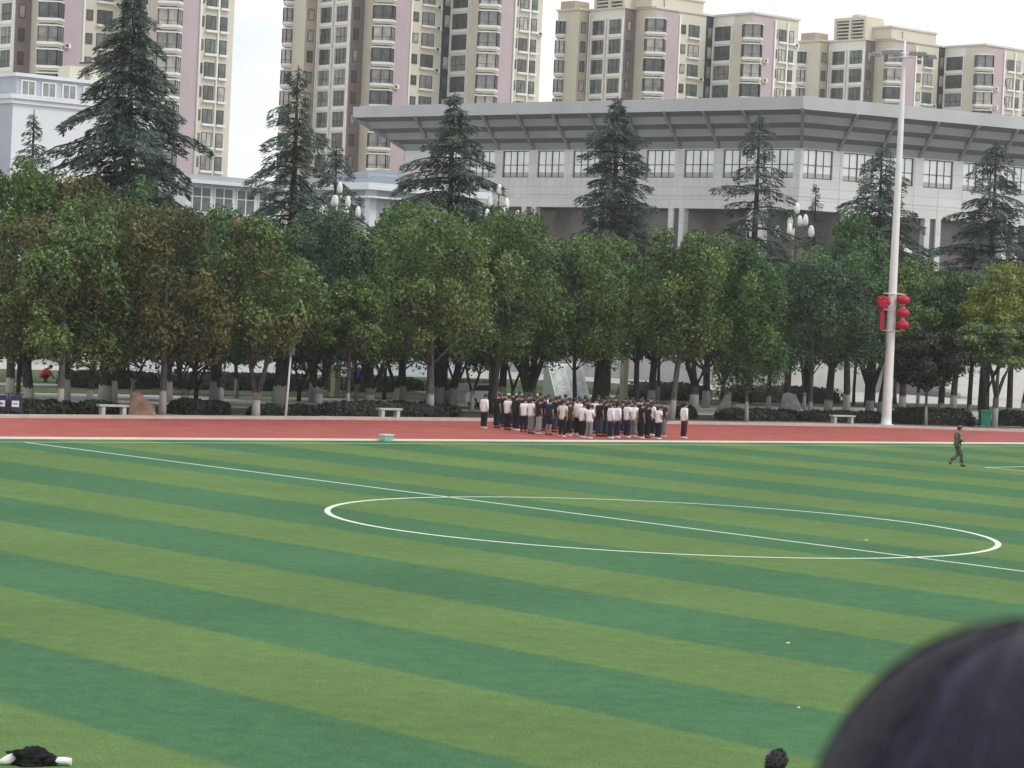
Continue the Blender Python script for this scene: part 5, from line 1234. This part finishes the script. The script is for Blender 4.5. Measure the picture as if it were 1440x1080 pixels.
# ------------------------------------------------------------------ white car on the road behind the left student
p = G(668, 573); o = empty('parked_car', (p.x, p.y, .006), FIELD_ROT + .25, 'white car parked on the road behind the left end of the crowd', 'car'); carw = mat('white_car_paint', (.72, .73, .73), .25, .5, coat=1); tyre = mat('tyre_rubber', (.02, .02, .02), .8, .2); cgl = mat('car_glass', (.03, .035, .04), .08, .6)
prof = [(-2.15, .35), (-2.2, .75), (-2.05, .92), (-1.45, 1.0), (-.85, 1.42), (.55, 1.46), (1.25, .98), (2.05, .82), (2.2, .6), (2.15, .32)]
m = MB(); n = len(prof); vs = []
for y, s_ in ((-.82, 1), (-.88, .97), (.88, .97), (.82, 1)):
    pass
ys = [(-.86, 0), (.86, 0)]
for y, _ in ys: vs += [(x, y * (1 if z < 1.0 else .84), z) for x, z in prof]
m.add(vs, [tuple(range(n - 1, -1, -1)), tuple(range(n, 2 * n))] + [(i, (i + 1) % n, n + (i + 1) % n, n + i) for i in range(n)]); bd = m.build('body', [carw], o); bv = bd.modifiers.new('b', 'BEVEL'); bv.width = .06; bv.segments = 3; bv.limit_method = 'ANGLE'
for s_ in (-1, 1):
    m = MB(); m.add([(x, s_ * y, z) for x, y, z in ((-1.3, .825, 1.04), (.98, .825, 1.04), (.45, .755, 1.38), (-.8, .755, 1.36))], [(0, 1, 2, 3)]); m.build('side_window', [cgl], o)
    for x in (-1.35, 1.35):
        m = MB(); m.tube([(x, s_ * .68, .32), (x, s_ * .89, .32)], .32, 18); wl_ = m.build('wheel', [tyre], o); m = MB(); m.tube([(x, s_ * .885, .32), (x, s_ * .897, .32)], .2, 14); m.build('rim', [MATS['grey_metal_box']], wl_)
    m = MB(); m.box((2.10, s_ * .62 - .16, .62), (2.215, s_ * .62 + .16, .74), 0); m.build('headlight', [gls], o)
m = MB(); m.add([(1.22, -.70, 1.03), (1.22, .70, 1.03), (.62, .63, 1.42), (.62, -.63, 1.42)], [(0, 1, 2, 3)])
for i, v in enumerate(m.v): m.v[i] = (v[0] + .03, v[1], v[2] + .03)
m.build('windscreen', [cgl], o)

# ================================================================== HAZE: thin even air between here and the towers
hz = MB(); hz.box((-2600, -320, -1.1), (2600, 4100, 90), 0)
hm_ = bpy.data.materials.new('haze_air'); hm_.use_nodes = True; ht = hm_.node_tree
ht.nodes.remove(ht.nodes['Principled BSDF']); pv = ht.nodes.new('ShaderNodeVolumePrincipled')
pv.inputs['Color'].default_value = (.93, .95, .97, 1); pv.inputs['Density'].default_value = .00019; pv.inputs['Anisotropy'].default_value = .2
ht.links.new(pv.outputs[0], ht.nodes['Material Output'].inputs['Volume'])
tag(hz.build('haze', [hm_]), kind='stuff')
